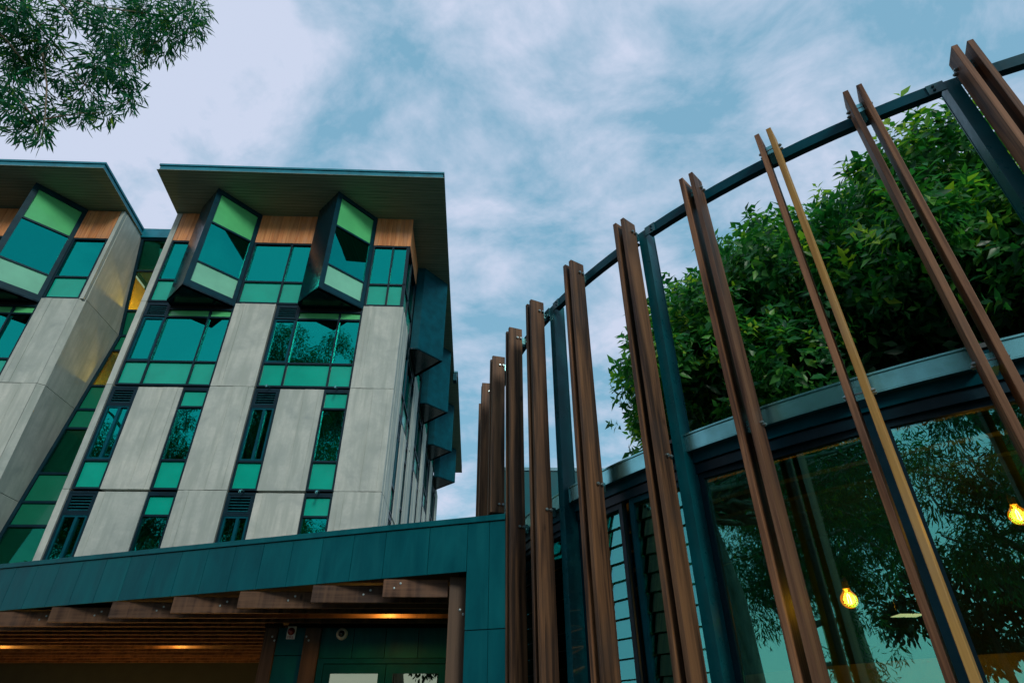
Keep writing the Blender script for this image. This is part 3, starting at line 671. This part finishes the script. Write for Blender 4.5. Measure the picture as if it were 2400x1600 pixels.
# timber fin pairs -------------------------------------------------
BMESH = {}
def board_mesh(h, mat):
    if (h, mat) not in BMESH:
        me = MB().box(-.19, 0, -.0225, .0225, 0, h).mesh('fin_board'); me.materials.append(M(mat)); BMESH[(h, mat)] = me
    return BMESH[(h, mat)]
fin_desc = ['beside the teal post at the open end of the gutter', 'crossing the gutter joint past the blond board', 'seen edge-on, one board pale blond and one red-brown',
            'next beyond the edge-on blond pair', 'standing against the tall teal post at the gutter end cap', 'in front of the louvred windows, between two teal posts',
            'against the tall teal post nearest the entrance', 'abutting the end of the teal canopy fascia', 'cut short just above the canopy coping', 'behind the canopy coping, between two short pairs', 'last and lowest-looking beyond the canopy coping', 'one past the teal post where the gutter runs on', 'two past the teal post where the gutter runs on']
for i, a in enumerate(PANG):
    zb = 0.0 if i < 8 or i > 10 else (4.0 if i == 8 else 3.62)
    base = pol(RF, a, zb)
    t = empty('timber_fin', 'paired brown timber fin ' + fin_desc[i], 'timber fin', base, R_(a), 'paired timber fins round the pavilion')
    for s in (-1, 1):
        o = link('board', board_mesh(round(ZF - zb, 3), 'fin_timber_blond' if (i == 2 and s == 1) else 'fin_timber' if i < 4 or i > 10 else 'fin_timber_dark'), t); o.location = (random.uniform(-.003, .003), s * .055, random.uniform(-.01, .0))
        b = o.modifiers.new('edge', 'BEVEL'); b.width = .0035; b.segments = 2
    # rods and brackets
    for zz in (6.20, 3.60 if i < 8 or i > 10 else 4.10):
        br = MB().box(-.26, -.11, -.031, .031, zz - zb - .05, zz - zb + .05); br.build('bracket', 'galvanised', t)
        for xr in (-.165, -.115):
            rod = MB().tube([(xr, -.105, zz - zb), (xr, .105, zz - zb)], .009, 8); rod.tube([(xr, .079, zz - zb), (xr, .097, zz - zb)], .016, 6); rod.tube([(xr, -.097, zz - zb), (xr, -.079, zz - zb)], .016, 6)
            rod.build('bolt', 'bolt_metal', t)
# steel frame ------------------------------------------------------
sf = empty('steel_ring_frame', 'dark teal steel ring beam on posts behind the timber fins', 'steel frame', pol(7.5, -140))
sf_off = sf.location.copy()
def world_child(mb, name, mat, parent, bevel=0, smooth=False):
    l = parent.location; mb.v = [(x - l.x, y - l.y, z - l.z) for x, y, z in mb.v]; return mb.build(name, mat, parent, bevel, smooth)
POSTS = [-116.9 - .35, -139.7, -152.3, -164.9]
ends = [-96.0] + POSTS + [-178]
for a0, a1 in zip(ends, ends[1:]):
    mb = MB(); arc(mb, 7.552, 7.56, 6.16, 6.275, a0 - .65, a1 + .65, 10); arc(mb, 7.49, 7.552, 6.16, 6.170, a0 - .65, a1 + .65, 10); arc(mb, 7.49, 7.552, 6.265, 6.275, a0 - .65, a1 + .65, 10)
    world_child(mb, 'ring_beam', 'screen_steel', sf)
def post(a, r0, r1, w_, z0, z1, name='post'):
    mb = MB(); o = pol(0, 0); d = Vector((math.cos(R_(a)), math.sin(R_(a)))); t = Vector((-d.y, d.x)); c = Vector((CC.x, CC.y))
    def bx(ra, rb, ta, tb):
        ring = [c + d * r + t * s for r, s in ((ra, ta), (rb, ta), (rb, tb), (ra, tb))]
        mb.hexa([(p.x, p.y, z0) for p in ring] + [(p.x, p.y, z1) for p in ring])
    bx(r0, r0 + .012, -w_ / 2, w_ / 2); bx(r1 - .012, r1, -w_ / 2, w_ / 2); bx(r0 + .012, r1 - .012, -w_ / 2 + .004, w_ / 2 - .004)
    return mb
for a in POSTS:
    p_ = world_child(post(a, 7.40, 7.56, .10, 0, 6.26), 'post', 'steel_paint', sf)
    for s in (-1, 1):
        cl_ = MB(); arc(cl_, 7.56, 7.572, 6.155, 6.27, a + s * .38, a + s * 1.35, 2); world_child(cl_, 'cleat', 'steel_paint', sf)
        for dz in (6.19, 6.235):
            q = pol(7.572, a + s * 1.0, dz); q2 = pol(7.585, a + s * 1.0, dz)
            world_child(MB().tube([q, q2], .011, 6), 'bolt', 'dark_frame', sf)
# ring pavilion ----------------------------------------------------
pv = empty('glass_pavilion', 'curved glass pavilion with galvanised gutter and dark interior', 'pavilion', pol(7.0, -135))
MUL = [-95.0, -105.8, -117.25, -128.35, -139.7, -152.3, -164.9]
for a0, a1 in ((-95, -121.6), (-122.9, -139.9), (-140.9, -151.7), (-152.9, -164.9)):
    mb = MB(); arc(mb, 7.50, 7.508, 3.665, 3.80, a0, a1, 16); arc(mb, 7.40, 7.508, 3.655, 3.663, a0, a1, 16); arc(mb, 7.494, 7.52, 3.80, 3.815, a0, a1, 16)
    gu = world_child(mb, 'gutter', 'galvanised', pv, smooth=False)
    for a in (a0, a1):
        e = MB(); arc(e, 7.395, 7.514, 3.650, 3.815, a - .06, a + .06, 1); lf = pv.location
        e.v = [(x - lf.x, y - lf.y, z - lf.z) for x, y, z in e.v]; e.build('end_cap', 'galvanised', gu)
mb = MB(); arc(mb, 7.36, 7.44, 3.565, 3.80, -95, -164.9, 60); world_child(mb, 'fascia_beam', 'screen_steel', pv)
mb = MB(); arc(mb, 7.33, 7.42, 3.475, 3.555, -95, -164.9, 60); world_child(mb, 'window_head', 'dark_frame', pv)
mb = MB(); arc(mb, 4.55, 7.36, 3.72, 3.82, -60, -200, 60); arc(mb, 7.36, 7.46, 3.81, 3.845, -60, -200, 60); world_child(mb, 'roof_sheet', 'roof_sheet', pv)
mb = MB(); arc(mb, 4.55, 7.30, 3.50, 3.56, -60, -200, 60); world_child(mb, 'ceiling', 'ceiling_lining', pv)
for k in range(5):
    mb = MB(); r = 7.05 - k * .48; arc(mb, r - .10, r, 3.36 - .0 * k, 3.498, -62, -198, 50); world_child(mb, 'ceiling_beam', 'interior_dark', pv)
mb = MB(); arc(mb, 4.45, 4.55, 0, 3.7, -60, -200, 50); world_child(mb, 'inner_wall', 'interior_dark', pv)
mb = MB(); arc(mb, 4.56, 7.3, .005, .03, -60, -200, 50); world_child(mb, 'floor', 'interior_dark', pv)
for r0_, a_ in ((4.56, -60), (4.56, -200)):
    mb = MB(); d = Vector((math.cos(R_(a_)), math.sin(R_(a_)))); t = Vector((-d.y, d.x)) * .05; c = Vector((CC.x, CC.y))
    ring = [c + d * 4.56 - t, c + d * 7.36 - t, c + d * 7.36 + t, c + d * 4.56 + t]
    mb.hexa([(p.x, p.y, 0) for p in ring] + [(p.x, p.y, 3.7) for p in ring]); world_child(mb, 'end_wall', 'interior_dark', pv)
for a in MUL:
    mb = post(a, 7.31, 7.40 if a in POSTS else 7.43, .09, 0, 3.474); world_child(mb, 'mullion', 'dark_frame', pv)
def chord_frame(a0, a1, z0, z1, r=7.375, t=.045, name='window', mat='dark_frame', glass=True):
    p, q = pol(r, a0), pol(r, a1); d = (q - p); Ln = d.length; d.normalize(); n = Vector((d.y, -d.x, 0))
    if n.dot(p - Vector((CC.x, CC.y, 0))) < 0: n = -n
    def bx(mb, s0, s1, o0, o1, za, zb):
        ring = [p + d * s + n * o for s, o in ((s0, o0), (s1, o0), (s1, o1), (s0, o1))]
        mb.hexa([(v.x, v.y, za) for v in ring] + [(v.x, v.y, zb) for v in ring])
    mb = MB(); bx(mb, .05, .05 + t, -.03, .03, z0, z1); bx(mb, Ln - .05 - t, Ln - .05, -.03, .03, z0, z1); bx(mb, .05 + t, Ln - .05 - t, -.03, .03, z1 - t, z1); bx(mb, .05 + t, Ln - .05 - t, -.03, .03, z0, z0 + t)
    f = world_child(mb, name, mat, pv)
    lf = f.parent.location
    def sub(m, nm, mt):
        m.v = [(x - lf.x, y - lf.y, z - lf.z) for x, y, z in m.v]; return m.build(nm, mt, f)
    if glass:
        m = MB(); bx(m, .05 + t, Ln - .05 - t, -.006, .006, z0 + t, z1 - t); sub(m, 'pane', 'pavilion_glass')
    return f, bx, Ln, sub
for a0, a1 in ((-105.8, -95), (-117.25, -105.8), (-128.35, -117.25), (-139.7, -128.35)): chord_frame(a0, a1, .03, 3.474)
# louvred windows between the two teal posts
for a0, a1 in ((-146.0, -139.7), (-152.3, -146.0), (-158.6, -152.3), (-164.9, -158.6)):
    f, bx, Ln, sub = chord_frame(a0, a1, .03, 3.474, glass=False, t=.05, mat='screen_steel' if a0 > -150 else 'dark_frame')
    k = 21; h = (3.42 - .09) / k
    for i in range(k):
        zc = .09 + h * (i + .5); m = MB()
        for s0, s1 in ((.105, Ln - .105),):
            bx(m, s0, s1, -.004, .004, zc - h * .49, zc + h * .49)
        # tip each blade a little open
        zs = zc; c0 = [v for v in m.v]
        nrm = (pol(1, (a0 + a1) / 2) - Vector((CC.x, CC.y, 0))).normalized()
        m.v = [(x - nrm.x * (z - zs) * .16, y - nrm.y * (z - zs) * .16, z) for x, y, z in c0]
        sub(m, 'blade', 'pavilion_glass')
mb = MB(); arc(mb, 7.29, 7.33, .03, 3.47, -145.75, -146.25, 1); world_child(mb, 'mullion', 'screen_steel', pv)
# things inside: dado wall, services
mb = MB(); arc(mb, 4.56, 4.62, .9, 2.2, -70, -190, 40); world_child(mb, 'wall_lining', 'ceiling_lining', pv)

pl_ = empty('panel_light', 'small white panel light inside the pavilion beyond the pendant bulb', 'ceiling light', (3.72, 6.15, 2.53))
MB().box(-.13, .13, -.1, .1, 0, .03).build('housing', 'dark_frame', pl_); MB().box(-.12, -.01, -.085, .085, -.006, -.001).build('diffuser', 'panel_glow', pl_); MB().box(.01, .12, -.085, .085, -.006, -.001).build('diffuser', 'panel_glow', pl_)
for x in (-.1, .1): MB().tube([(x, 0, .03), (x, 0, .96)], .004, 6).build('cord', 'black_gloss', pl_)
# pendant bulbs -----------------------------------------------------
def bulb(p, label):
    t = empty('pendant_bulb', label, 'pendant lamp', (p[0], p[1], p[2]), 0, 'glowing pendant bulbs inside the pavilion')
    r = .061; prof = [(.004, -r)] + [(r * math.sin(x), -r * math.cos(x)) for x in (.35, .7, 1.05, 1.4, 1.75, 2.1, 2.4)] + [(.026, .064), (.022, .085)]
    MB().lathe(prof, 24).build('globe', 'bulb_glass', t, smooth=True)
    MB().lathe([(.018, .075), (.024, .078), (.024, .13), (.012, .16), (.005, .165)], 14).build('socket', 'post_timber', t, smooth=False)
    MB().tube([(0, 0, .16), (0, 0, 3.49 - p[2])], .004, 6).build('cord', 'black_gloss', t)
    MB().tube([(-.012, 0, -.025), (-.008, 0, .03), (0, 0, .045), (.008, 0, .03), (.012, 0, -.025), (0, .006, -.03)], .004, 6).build('filament', 'filament', t)
    ld = bpy.data.lights.new('bulb_light', 'POINT'); ld.energy = 13; ld.color = (1, .70, .18); ld.shadow_soft_size = .05
    lo = bpy.data.objects.new('bulb_light', ld); COL.objects.link(lo); lo.parent = t
bulb((2.54, 4.87, 2.445), 'round glowing filament bulb hanging behind the pane beside the blond board')
bulb((3.55, 4.2, 2.87), 'round glowing filament bulb hanging behind the pane right of the blond board')

# ================================================================== TREES
def leaf_obj(name, pos, axis, nrm, Ln, wd, tint, mat, parent, sickle=False, kind='stuff'):
    """each leaf: a folded blade of 5 (or 6) vertices"""
    n = len(pos); axis = axis / np.linalg.norm(axis, axis=1, keepdims=True)
    side = np.cross(axis, nrm); side /= np.linalg.norm(side, axis=1, keepdims=True) + 1e-9; nn = np.cross(side, axis)
    Ln = Ln[:, None]; wd = wd[:, None]
    if sickle:
        P = np.stack([pos, pos + axis * Ln * .33 - side * wd * .5 + nn * Ln * .03, pos + axis * Ln * .33 + side * wd * .5 + nn * Ln * .03,
                      pos + axis * Ln * .68 + side * (wd * .55 + Ln * .05), pos + axis * Ln * .68 + side * (Ln * .05 - wd * .3), pos + axis * Ln * .97 + side * Ln * .16 - nn * Ln * .05], 1)
        F_ = np.array([[0, 2, 1], [1, 2, 3], [1, 3, 4], [4, 3, 5]])
    else:
        P = np.stack([pos, pos + axis * Ln * .42 - side * wd * .5 + nn * wd * .12, pos + axis * Ln * .42 + side * wd * .5 + nn * wd * .12, pos + axis * Ln * .5 - nn * wd * .06, pos + axis * Ln - nn * Ln * .12], 1)
        F_ = np.array([[0, 3, 1], [0, 2, 3], [1, 3, 4], [3, 2, 4]])
    k = P.shape[1]; V = P.reshape(-1, 3).astype(np.float32)
    FF = (F_[None] + (np.arange(n) * k)[:, None, None]).reshape(-1)
    me = bpy.data.meshes.new(name); me.vertices.add(len(V)); me.vertices.foreach_set('co', V.ravel())
    nf = len(FF) // 3; me.loops.add(nf * 3); me.loops.foreach_set('vertex_index', FF.astype(np.int32)); me.polygons.add(nf)
    me.polygons.foreach_set('loop_start', np.arange(0, nf * 3, 3, dtype=np.int32)); me.polygons.foreach_set('loop_total', np.full(nf, 3, dtype=np.int32))
    me.update(calc_edges=True); at = me.attributes.new('tint', 'FLOAT', 'POINT'); at.data.foreach_set('value', np.repeat(tint, k).astype(np.float32))
    me.shade_smooth()
    me.materials.append(M(mat)); o = link(name, me, parent); o['kind'] = kind; return o
def unit(n): 
    v = RNG.normal(size=(n, 3)); return v / np.linalg.norm(v, axis=1, keepdims=True)

def broad_tree():
    base = np.array([7.4, 9.6, 0.]); t = empty('broadleaf_tree', 'dense broadleaf tree with glossy leaves rising behind the curved pavilion', 'tree', tuple(base))
    cen = np.array([-1.25, -1.5, 6.0]); rad = np.array([3.55, 3.5, 3.3])
    mb = MB().tube([(0, 0, 0), (.05, 0, 1.5), (-.1, -.15, 3), (-.3, -.6, 4.4), (-.5, -1.2, 6.2), (-.7, -1.5, 7.6)], [.26, .2, .17, .15, .1, .04], 12); mb.build('trunk', 'bark_brown', t, smooth=True)
    # sub-crowns on the shell, camera-facing half densest
    B_ = []
    while len(B_) < 100:
        d = unit(1)[0]
        if d[2] < -.75: continue
        front = d @ np.array([-.6, -.75, .1])
        if front < -.25 and random.random() < .7: continue
        rr = random.uniform(.70, 1.02)
        c = cen + d * rad * rr
        if c[2] < 4.3: continue
        B_.append((c, random.uniform(.5, 1.0), d))
    for k in range(52):          # lower side bough reaching towards the entrance
        d = unit(1)[0]; d[2] = abs(d[2]) if random.random() < .7 else d[2] * .6
        c = np.array([-3.4, -1.7, 5.75]) + d * np.array([2.35, 1.9, 2.1]) * random.uniform(.6, .98)
        if c[2] > 4.2: B_.append((c, random.uniform(.4, .75), d))
    lm = MB()
    for c, r, d in B_[:46]:
        m = np.array([c[0] * .35, c[1] * .35, 3.2 + (c[2] - 3) * .35]); lm.tube([(0, 0, 2.6 + random.random() * 2), tuple(m), tuple(c * .98)], [.09, .05, .012], 6)
    for c, r, d in B_[100::3]: lm.tube([(0, 0, 3.2), (-1.6, -.1, 4.6), tuple(c)], [.08, .05, .01], 6)
    lm.build('limb', 'bark_brown', t, smooth=True)
    P, A, Nn, T, LL = [], [], [], [], []
    for c, r, d in B_:
        nt_ = int(235 * r * r)
        dirs = unit(nt_); dirs = dirs[(dirs @ d) > -.55]
        tips = c + dirs * r * (RNG.uniform(.6, 1.06, (len(dirs), 1)) + .3 * (RNG.random((len(dirs), 1)) > .94)) * np.array([1, 1, .85])
        for p, dd in zip(tips, dirs):
            tw = dd * .7 + np.array([0, 0, .35]) + RNG.normal(size=3) * .25; tw /= np.linalg.norm(tw)
            k = random.randint(6, 10); young = random.random()
            th = RNG.uniform(0, 2 * PI) + np.arange(k) * 2.4
            e1 = np.cross(tw, [0.3, .2, 1.]); e1 /= np.linalg.norm(e1); e2 = np.cross(tw, e1)
            rad_ = np.cos(th)[:, None] * e1 + np.sin(th)[:, None] * e2
            along = np.linspace(-.16, .02, k)[:, None]
            P.append(p + tw * along); ax = rad_ * 1.0 + tw * np.linspace(.15, .9, k)[:, None] + np.array([0, 0, -.28]); A.append(ax)
            Nn.append(np.tile(tw, (k, 1)) + RNG.normal(size=(k, 3)) * .35)
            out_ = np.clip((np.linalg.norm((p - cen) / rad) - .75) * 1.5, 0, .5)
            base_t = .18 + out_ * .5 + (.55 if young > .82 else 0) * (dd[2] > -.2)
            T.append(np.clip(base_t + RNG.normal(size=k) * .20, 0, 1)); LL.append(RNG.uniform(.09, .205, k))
    P = np.concatenate(P); A = np.concatenate(A); Nn = np.concatenate(Nn); T = np.concatenate(T); LL = np.concatenate(LL)
    ok = P[:, 2] > 4.0; P, A, Nn, T, LL = P[ok], A[ok], Nn[ok], T[ok], LL[ok]
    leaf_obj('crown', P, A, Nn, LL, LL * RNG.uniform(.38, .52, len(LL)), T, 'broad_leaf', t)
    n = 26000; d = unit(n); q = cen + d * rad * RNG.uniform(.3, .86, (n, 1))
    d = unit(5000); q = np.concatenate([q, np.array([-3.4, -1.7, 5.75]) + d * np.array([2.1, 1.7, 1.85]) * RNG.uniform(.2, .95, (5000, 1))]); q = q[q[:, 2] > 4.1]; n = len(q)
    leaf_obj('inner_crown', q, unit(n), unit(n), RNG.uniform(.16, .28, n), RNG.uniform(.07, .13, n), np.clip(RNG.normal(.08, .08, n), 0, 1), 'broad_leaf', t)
    print('broad leaves', len(P))
broad_tree()

CAMI = np.array(camo.matrix_world.inverted()); FPX = 1404.36
def inframe(p, margin=60):
    """rough test used to keep the gum's crown clear of the open sky between the tree and the roofs"""
    q = np.c_[p, np.ones(len(p))] @ CAMI.T; z = -q[:, 2]; x = 1200 + FPX * q[:, 0] / np.maximum(z, .01); y = 800 - FPX * q[:, 1] / np.maximum(z, .01)
    return (z > 0) & (x > -margin) & (x < 2400 + margin) & (y > -margin) & (y < 1600 + margin)
def gum_leaves(cl, per, Lr, t, name='crown', mat='gum_leaf', w=.13):
    P, A, T, LL = [], [], [], []
    for (x, y, z, r) in cl:
        k = max(12, int(per * r * r)); d = unit(k); q = np.array([x, y, z]) + d * r * RNG.uniform(.15, 1.15, (k, 1)) ** .6
        P.append(q); A.append(d * .7 + np.array([0, 0, -.75]) + RNG.normal(size=(k, 3)) * .45); T.append(np.clip(RNG.normal(.35, .18, k) + (RNG.random(k) > .94) * .5, 0, 1)); LL.append(RNG.uniform(*Lr, k))
    P = np.concatenate(P); A = np.concatenate(A); T = np.concatenate(T); LL = np.concatenate(LL)
    return leaf_obj(name, P, A, unit(len(P)), LL, LL * RNG.uniform(w * .8, w * 1.3, len(LL)), T, mat, t, True)
def gum_branch(mb, a, b, r0, r1, k=6, wob=.25):
    a, b = np.array(a), np.array(b); pts = [tuple(a + (b - a) * i / k + (RNG.normal(size=3) * wob * np.linalg.norm(b - a) / k if 0 < i < k else 0)) for i in range(k + 1)]
    mb.tube(pts, [r0 + (r1 - r0) * i / k for i in range(k + 1)], 8); return pts
# gum beside the camera: its outer boughs hang into the view at upper left
e1b = np.array([-9.6, .4, 0.]); e1 = empty('gum_tree', 'gum tree whose fine hanging foliage overhangs the flat eaves from above', 'tree', tuple(e1b))
VIEW_CL = [(-4.98, 4.94, 10.73, 0.29), (-5.22, 5.0, 10.36, 0.29), (-6.01, 5.31, 11.28, 0.35), (-5.78, 5.11, 10.32, 0.29), (-5.47, 4.42, 9.66, 0.23), (-5.58, 5.02, 9.53, 0.24), (-5.47, 5.24, 9.4, 0.15), (-5.45, 4.59, 9.04, 0.25), (-6.03, 5.15, 9.22, 0.24), (-5.19, 4.78, 8.27, 0.15), (-5.61, 4.9, 8.39, 0.14), (-5.99, 4.71, 8.95, 0.14), (-6.08, 4.4, 9.22, 0.17), (-6.41, 4.31, 9.47, 0.34), (-6.53, 4.5, 9.2, 0.28), (-6.68, 4.82, 9.32, 0.21), (-5.94, 4.24, 8.05, 0.18), (-6.21, 4.74, 8.35, 0.19), (-6.14, 4.93, 8.27, 0.17), (-5.87, 4.36, 7.73, 0.12), (-5.32, 4.39, 7.27, 0.07), (-6.52, 5.08, 8.29, 0.11), (-5.94, 4.28, 9.62, 0.14), (-6.21, 3.9, 9.12, 0.21), (-6.3, 5.16, 8.86, 0.15), (-5.43, 5.49, 12.13, 0.22), (-5.68, 4.99, 11.19, 0.27), (-6.41, 4.76, 10.82, 0.26), (-5.0, 4.82, 8.54, 0.1)]
VIEW_BR = [[(-6.27, 4.29, 10.42), (-6.17, 4.44, 10.38), (-6.02, 4.63, 10.54), (-5.75, 4.97, 11.03), (-5.37, 5.38, 11.59)], [(-6.36, 4.15, 10.15), (-6.26, 4.31, 10.13), (-6.05, 4.6, 9.99), (-5.88, 4.82, 9.83), (-5.66, 5.07, 9.7), (-5.52, 5.23, 9.38)], [(-6.45, 4.02, 9.77), (-6.25, 4.32, 9.49), (-6.03, 4.63, 9.3), (-5.81, 4.9, 9.05), (-5.63, 5.11, 8.87)], [(-6.33, 4.2, 9.48), (-6.13, 4.49, 9.08), (-6.01, 4.65, 8.67), (-5.9, 4.78, 8.15), (-5.86, 4.84, 7.84)], [(-6.27, 4.3, 8.23), (-6.16, 4.45, 8.23), (-6.04, 4.61, 8.17), (-5.92, 4.76, 8.04)], [(-6.44, 4.04, 8.99), (-6.32, 4.22, 8.92), (-6.18, 4.42, 8.78)]]
rel = lambda p, b: tuple(np.array(p) - b)
mb = MB(); mb.tube([(0, 0, 0), (.15, .1, 2), (.5, .3, 4.5), (.9, .9, 6.5), (1.4, 1.4, 8)], [.27, .22, .19, .16, .13], 14); mb.build('trunk', 'bark_gum', e1, smooth=True)
mb = MB()
hub = (1.9, 2.3, 8.6); mb.tube([(.9, .9, 6.5), (1.5, 1.7, 7.8), hub, (2.6, 3.1, 9.2), (3.1, 3.6, 9.6)], [.2, .15, .12, .08, .05], 10)
for l in VIEW_BR:
    pts = [hub if l[0][2] < 9 else (2.6, 3.1, 9.2)] + [rel(p, e1b) for p in l]
    mb.tube(pts, [.04] + [.016 - .0026 * i for i in range(len(l))], 6)
vc = [(*rel(c[:3], e1b), c[3]) for c in VIEW_CL]
for c in vc:     # twigs through every tuft
    near = min([rel(p, e1b) for l in VIEW_BR for p in l], key=lambda p: sum((p[i] - c[i]) ** 2 for i in range(3)))
    mb.tube([near, ((near[0] + c[0]) / 2, (near[1] + c[1]) / 2, (near[2] + c[2]) / 2 + .05), c[:3], (c[0] + random.uniform(-.1, .1), c[1] + random.uniform(-.1, .1), c[2] - c[3] * .8)], [.007, .005, .004, .002], 5)
gum_leaves([(c[0], c[1], c[2], c[3] * 1.08) for c in vc], 5200, (.10, .20), e1, w=.125)
# rest of the crown, out of the picture but mirrored in the panes
cand = np.c_[RNG.normal(size=(900, 3))]; cand /= np.linalg.norm(cand, axis=1, keepdims=True); cand = np.array([.0, -2.6, 8.2]) + cand * np.array([4.6, 4.8, 3.4]) * RNG.uniform(.35, 1, (900, 1))
keep = ~inframe(cand + e1b, 330); cand = cand[keep][:130]
low = []
rc = [(*p, random.uniform(.4, .8)) for p in cand]
for p in cand[::3]: gum_branch(mb, (1.0, 1.0, 6.6), p, .09, .015)
mb.build('limb', 'bark_gum', e1, smooth=True)
gum_leaves(rc, 330, (.16, .28), e1, 'outer_crown', w=.14)
# tall gum behind the camera
def tall_gum(base, H, label, seed):
    base = np.array(base); t = empty('gum_tree', label, 'tree', tuple(base)); mb = MB()
    mb.tube([(0, 0, 0), (.1, .1, H * .2), (-.15, .2, H * .42), (.2, .1, H * .62), (.1, 0, H * .85)], [H * .018, H * .015, H * .012, H * .009, .06], 14); mb.build('trunk', 'bark_gum', t, smooth=True)
    lb = MB(); cls = []
    for i in range(26 if H < 28 else 44):
        z0 = H * (RNG.uniform(.28, .85) if H < 28 else RNG.uniform(.35, .93)); a = RNG.uniform(0, 2 * PI); rr = min(H, 24) * RNG.uniform(.12, .25)
        tip = np.array([math.cos(a) * rr, math.sin(a) * rr, z0 + H * RNG.uniform(-.02, .2)]); pts = gum_branch(lb, (0, .1, z0), tip, .14, .02)
        for k in range(9):
            q = np.array(pts[random.randint(2, 6)]) + RNG.normal(size=3) * np.array([.9, .9, .7]) * H / 20; cls.append((*q, random.uniform(.45, .95) * min(H, 24) / 20))
    lb.build('limb', 'bark_gum', t, smooth=True)
    cls = [c for c in cls if not inframe(np.array([c[:3]]) + base, 250)[0]]
    gum_leaves(cls, 420 if H > 18 else 560, (.24, .42) if H > 18 else (.16, .28), t, 'crown', w=.15)
tall_gum((-15.5, -13, 0), 28.2, 'tall gum tree mirrored in the apartment windows below the right bay', 1)
tall_gum((-25, -11, 0), 23, 'broad gum tree mirrored in the lower apartment windows by the stair link', 2)
tall_gum((-3.2, -11, 0), 15, 'gum tree mirrored in the pavilion pane past the blond board', 3)
tall_gum((-17.5, -5.0, 0), 12, 'gum tree mirrored in the pavilion panes beside the louvred windows', 4)
# distant treeline (mirrored low in the panes)
k_ = 0
ROW = [(-38 + 3.6 * i, -40 + 5 * math.sin(i * 1.7), 10 + 3 * math.sin(i * 2.3) ** 2, 'far tree in the low row mirrored along the foot of the pavilion glass') for i in range(11) if i not in (7, 8)]
for (x, y, H, lb) in ROW + [(-34, -22, 13, 'far rounded tree mirrored low in the pavilion glass'), (-42, -8, 12, 'far broad tree mirrored low beside the louvres'), (-24, -34, 15, 'far tall tree mirrored low in the end pane'), (-15.5, -43, 13, 'far tree mirrored in the entrance doors'), (-16, -48, 17, 'far tallest tree of the mirrored back row'), (-46, 6, 12, 'far tree past the end of the entrance canopy'), (-28, -27, 11, 'low bushy tree between the far rounded and far tall trees')]:
    b = np.array([x, y, 0.]); t = empty('distant_tree', lb, 'tree', tuple(b), 0, 'trees across the grounds')
    mb = MB().tube([(0, 0, 0), (.1, 0, H * .3), (0, .1, H * .6)], [.35, .25, .12], 8)
    mb.build('trunk', 'bark_brown', t, smooth=True)
    cls = []
    for i in range(26):
        d = unit(1)[0]; d[2] = abs(d[2]) * 1.1 - .25; q = np.array([0, 0, H * .62]) + d * np.array([H * .34, H * .34, H * .33]) * RNG.uniform(.5, 1); cls.append((*q, random.uniform(.7, 1.4)))
    gum_leaves(cls, 60, (.4, .7), t, 'crown', 'far_leaf', w=.4)
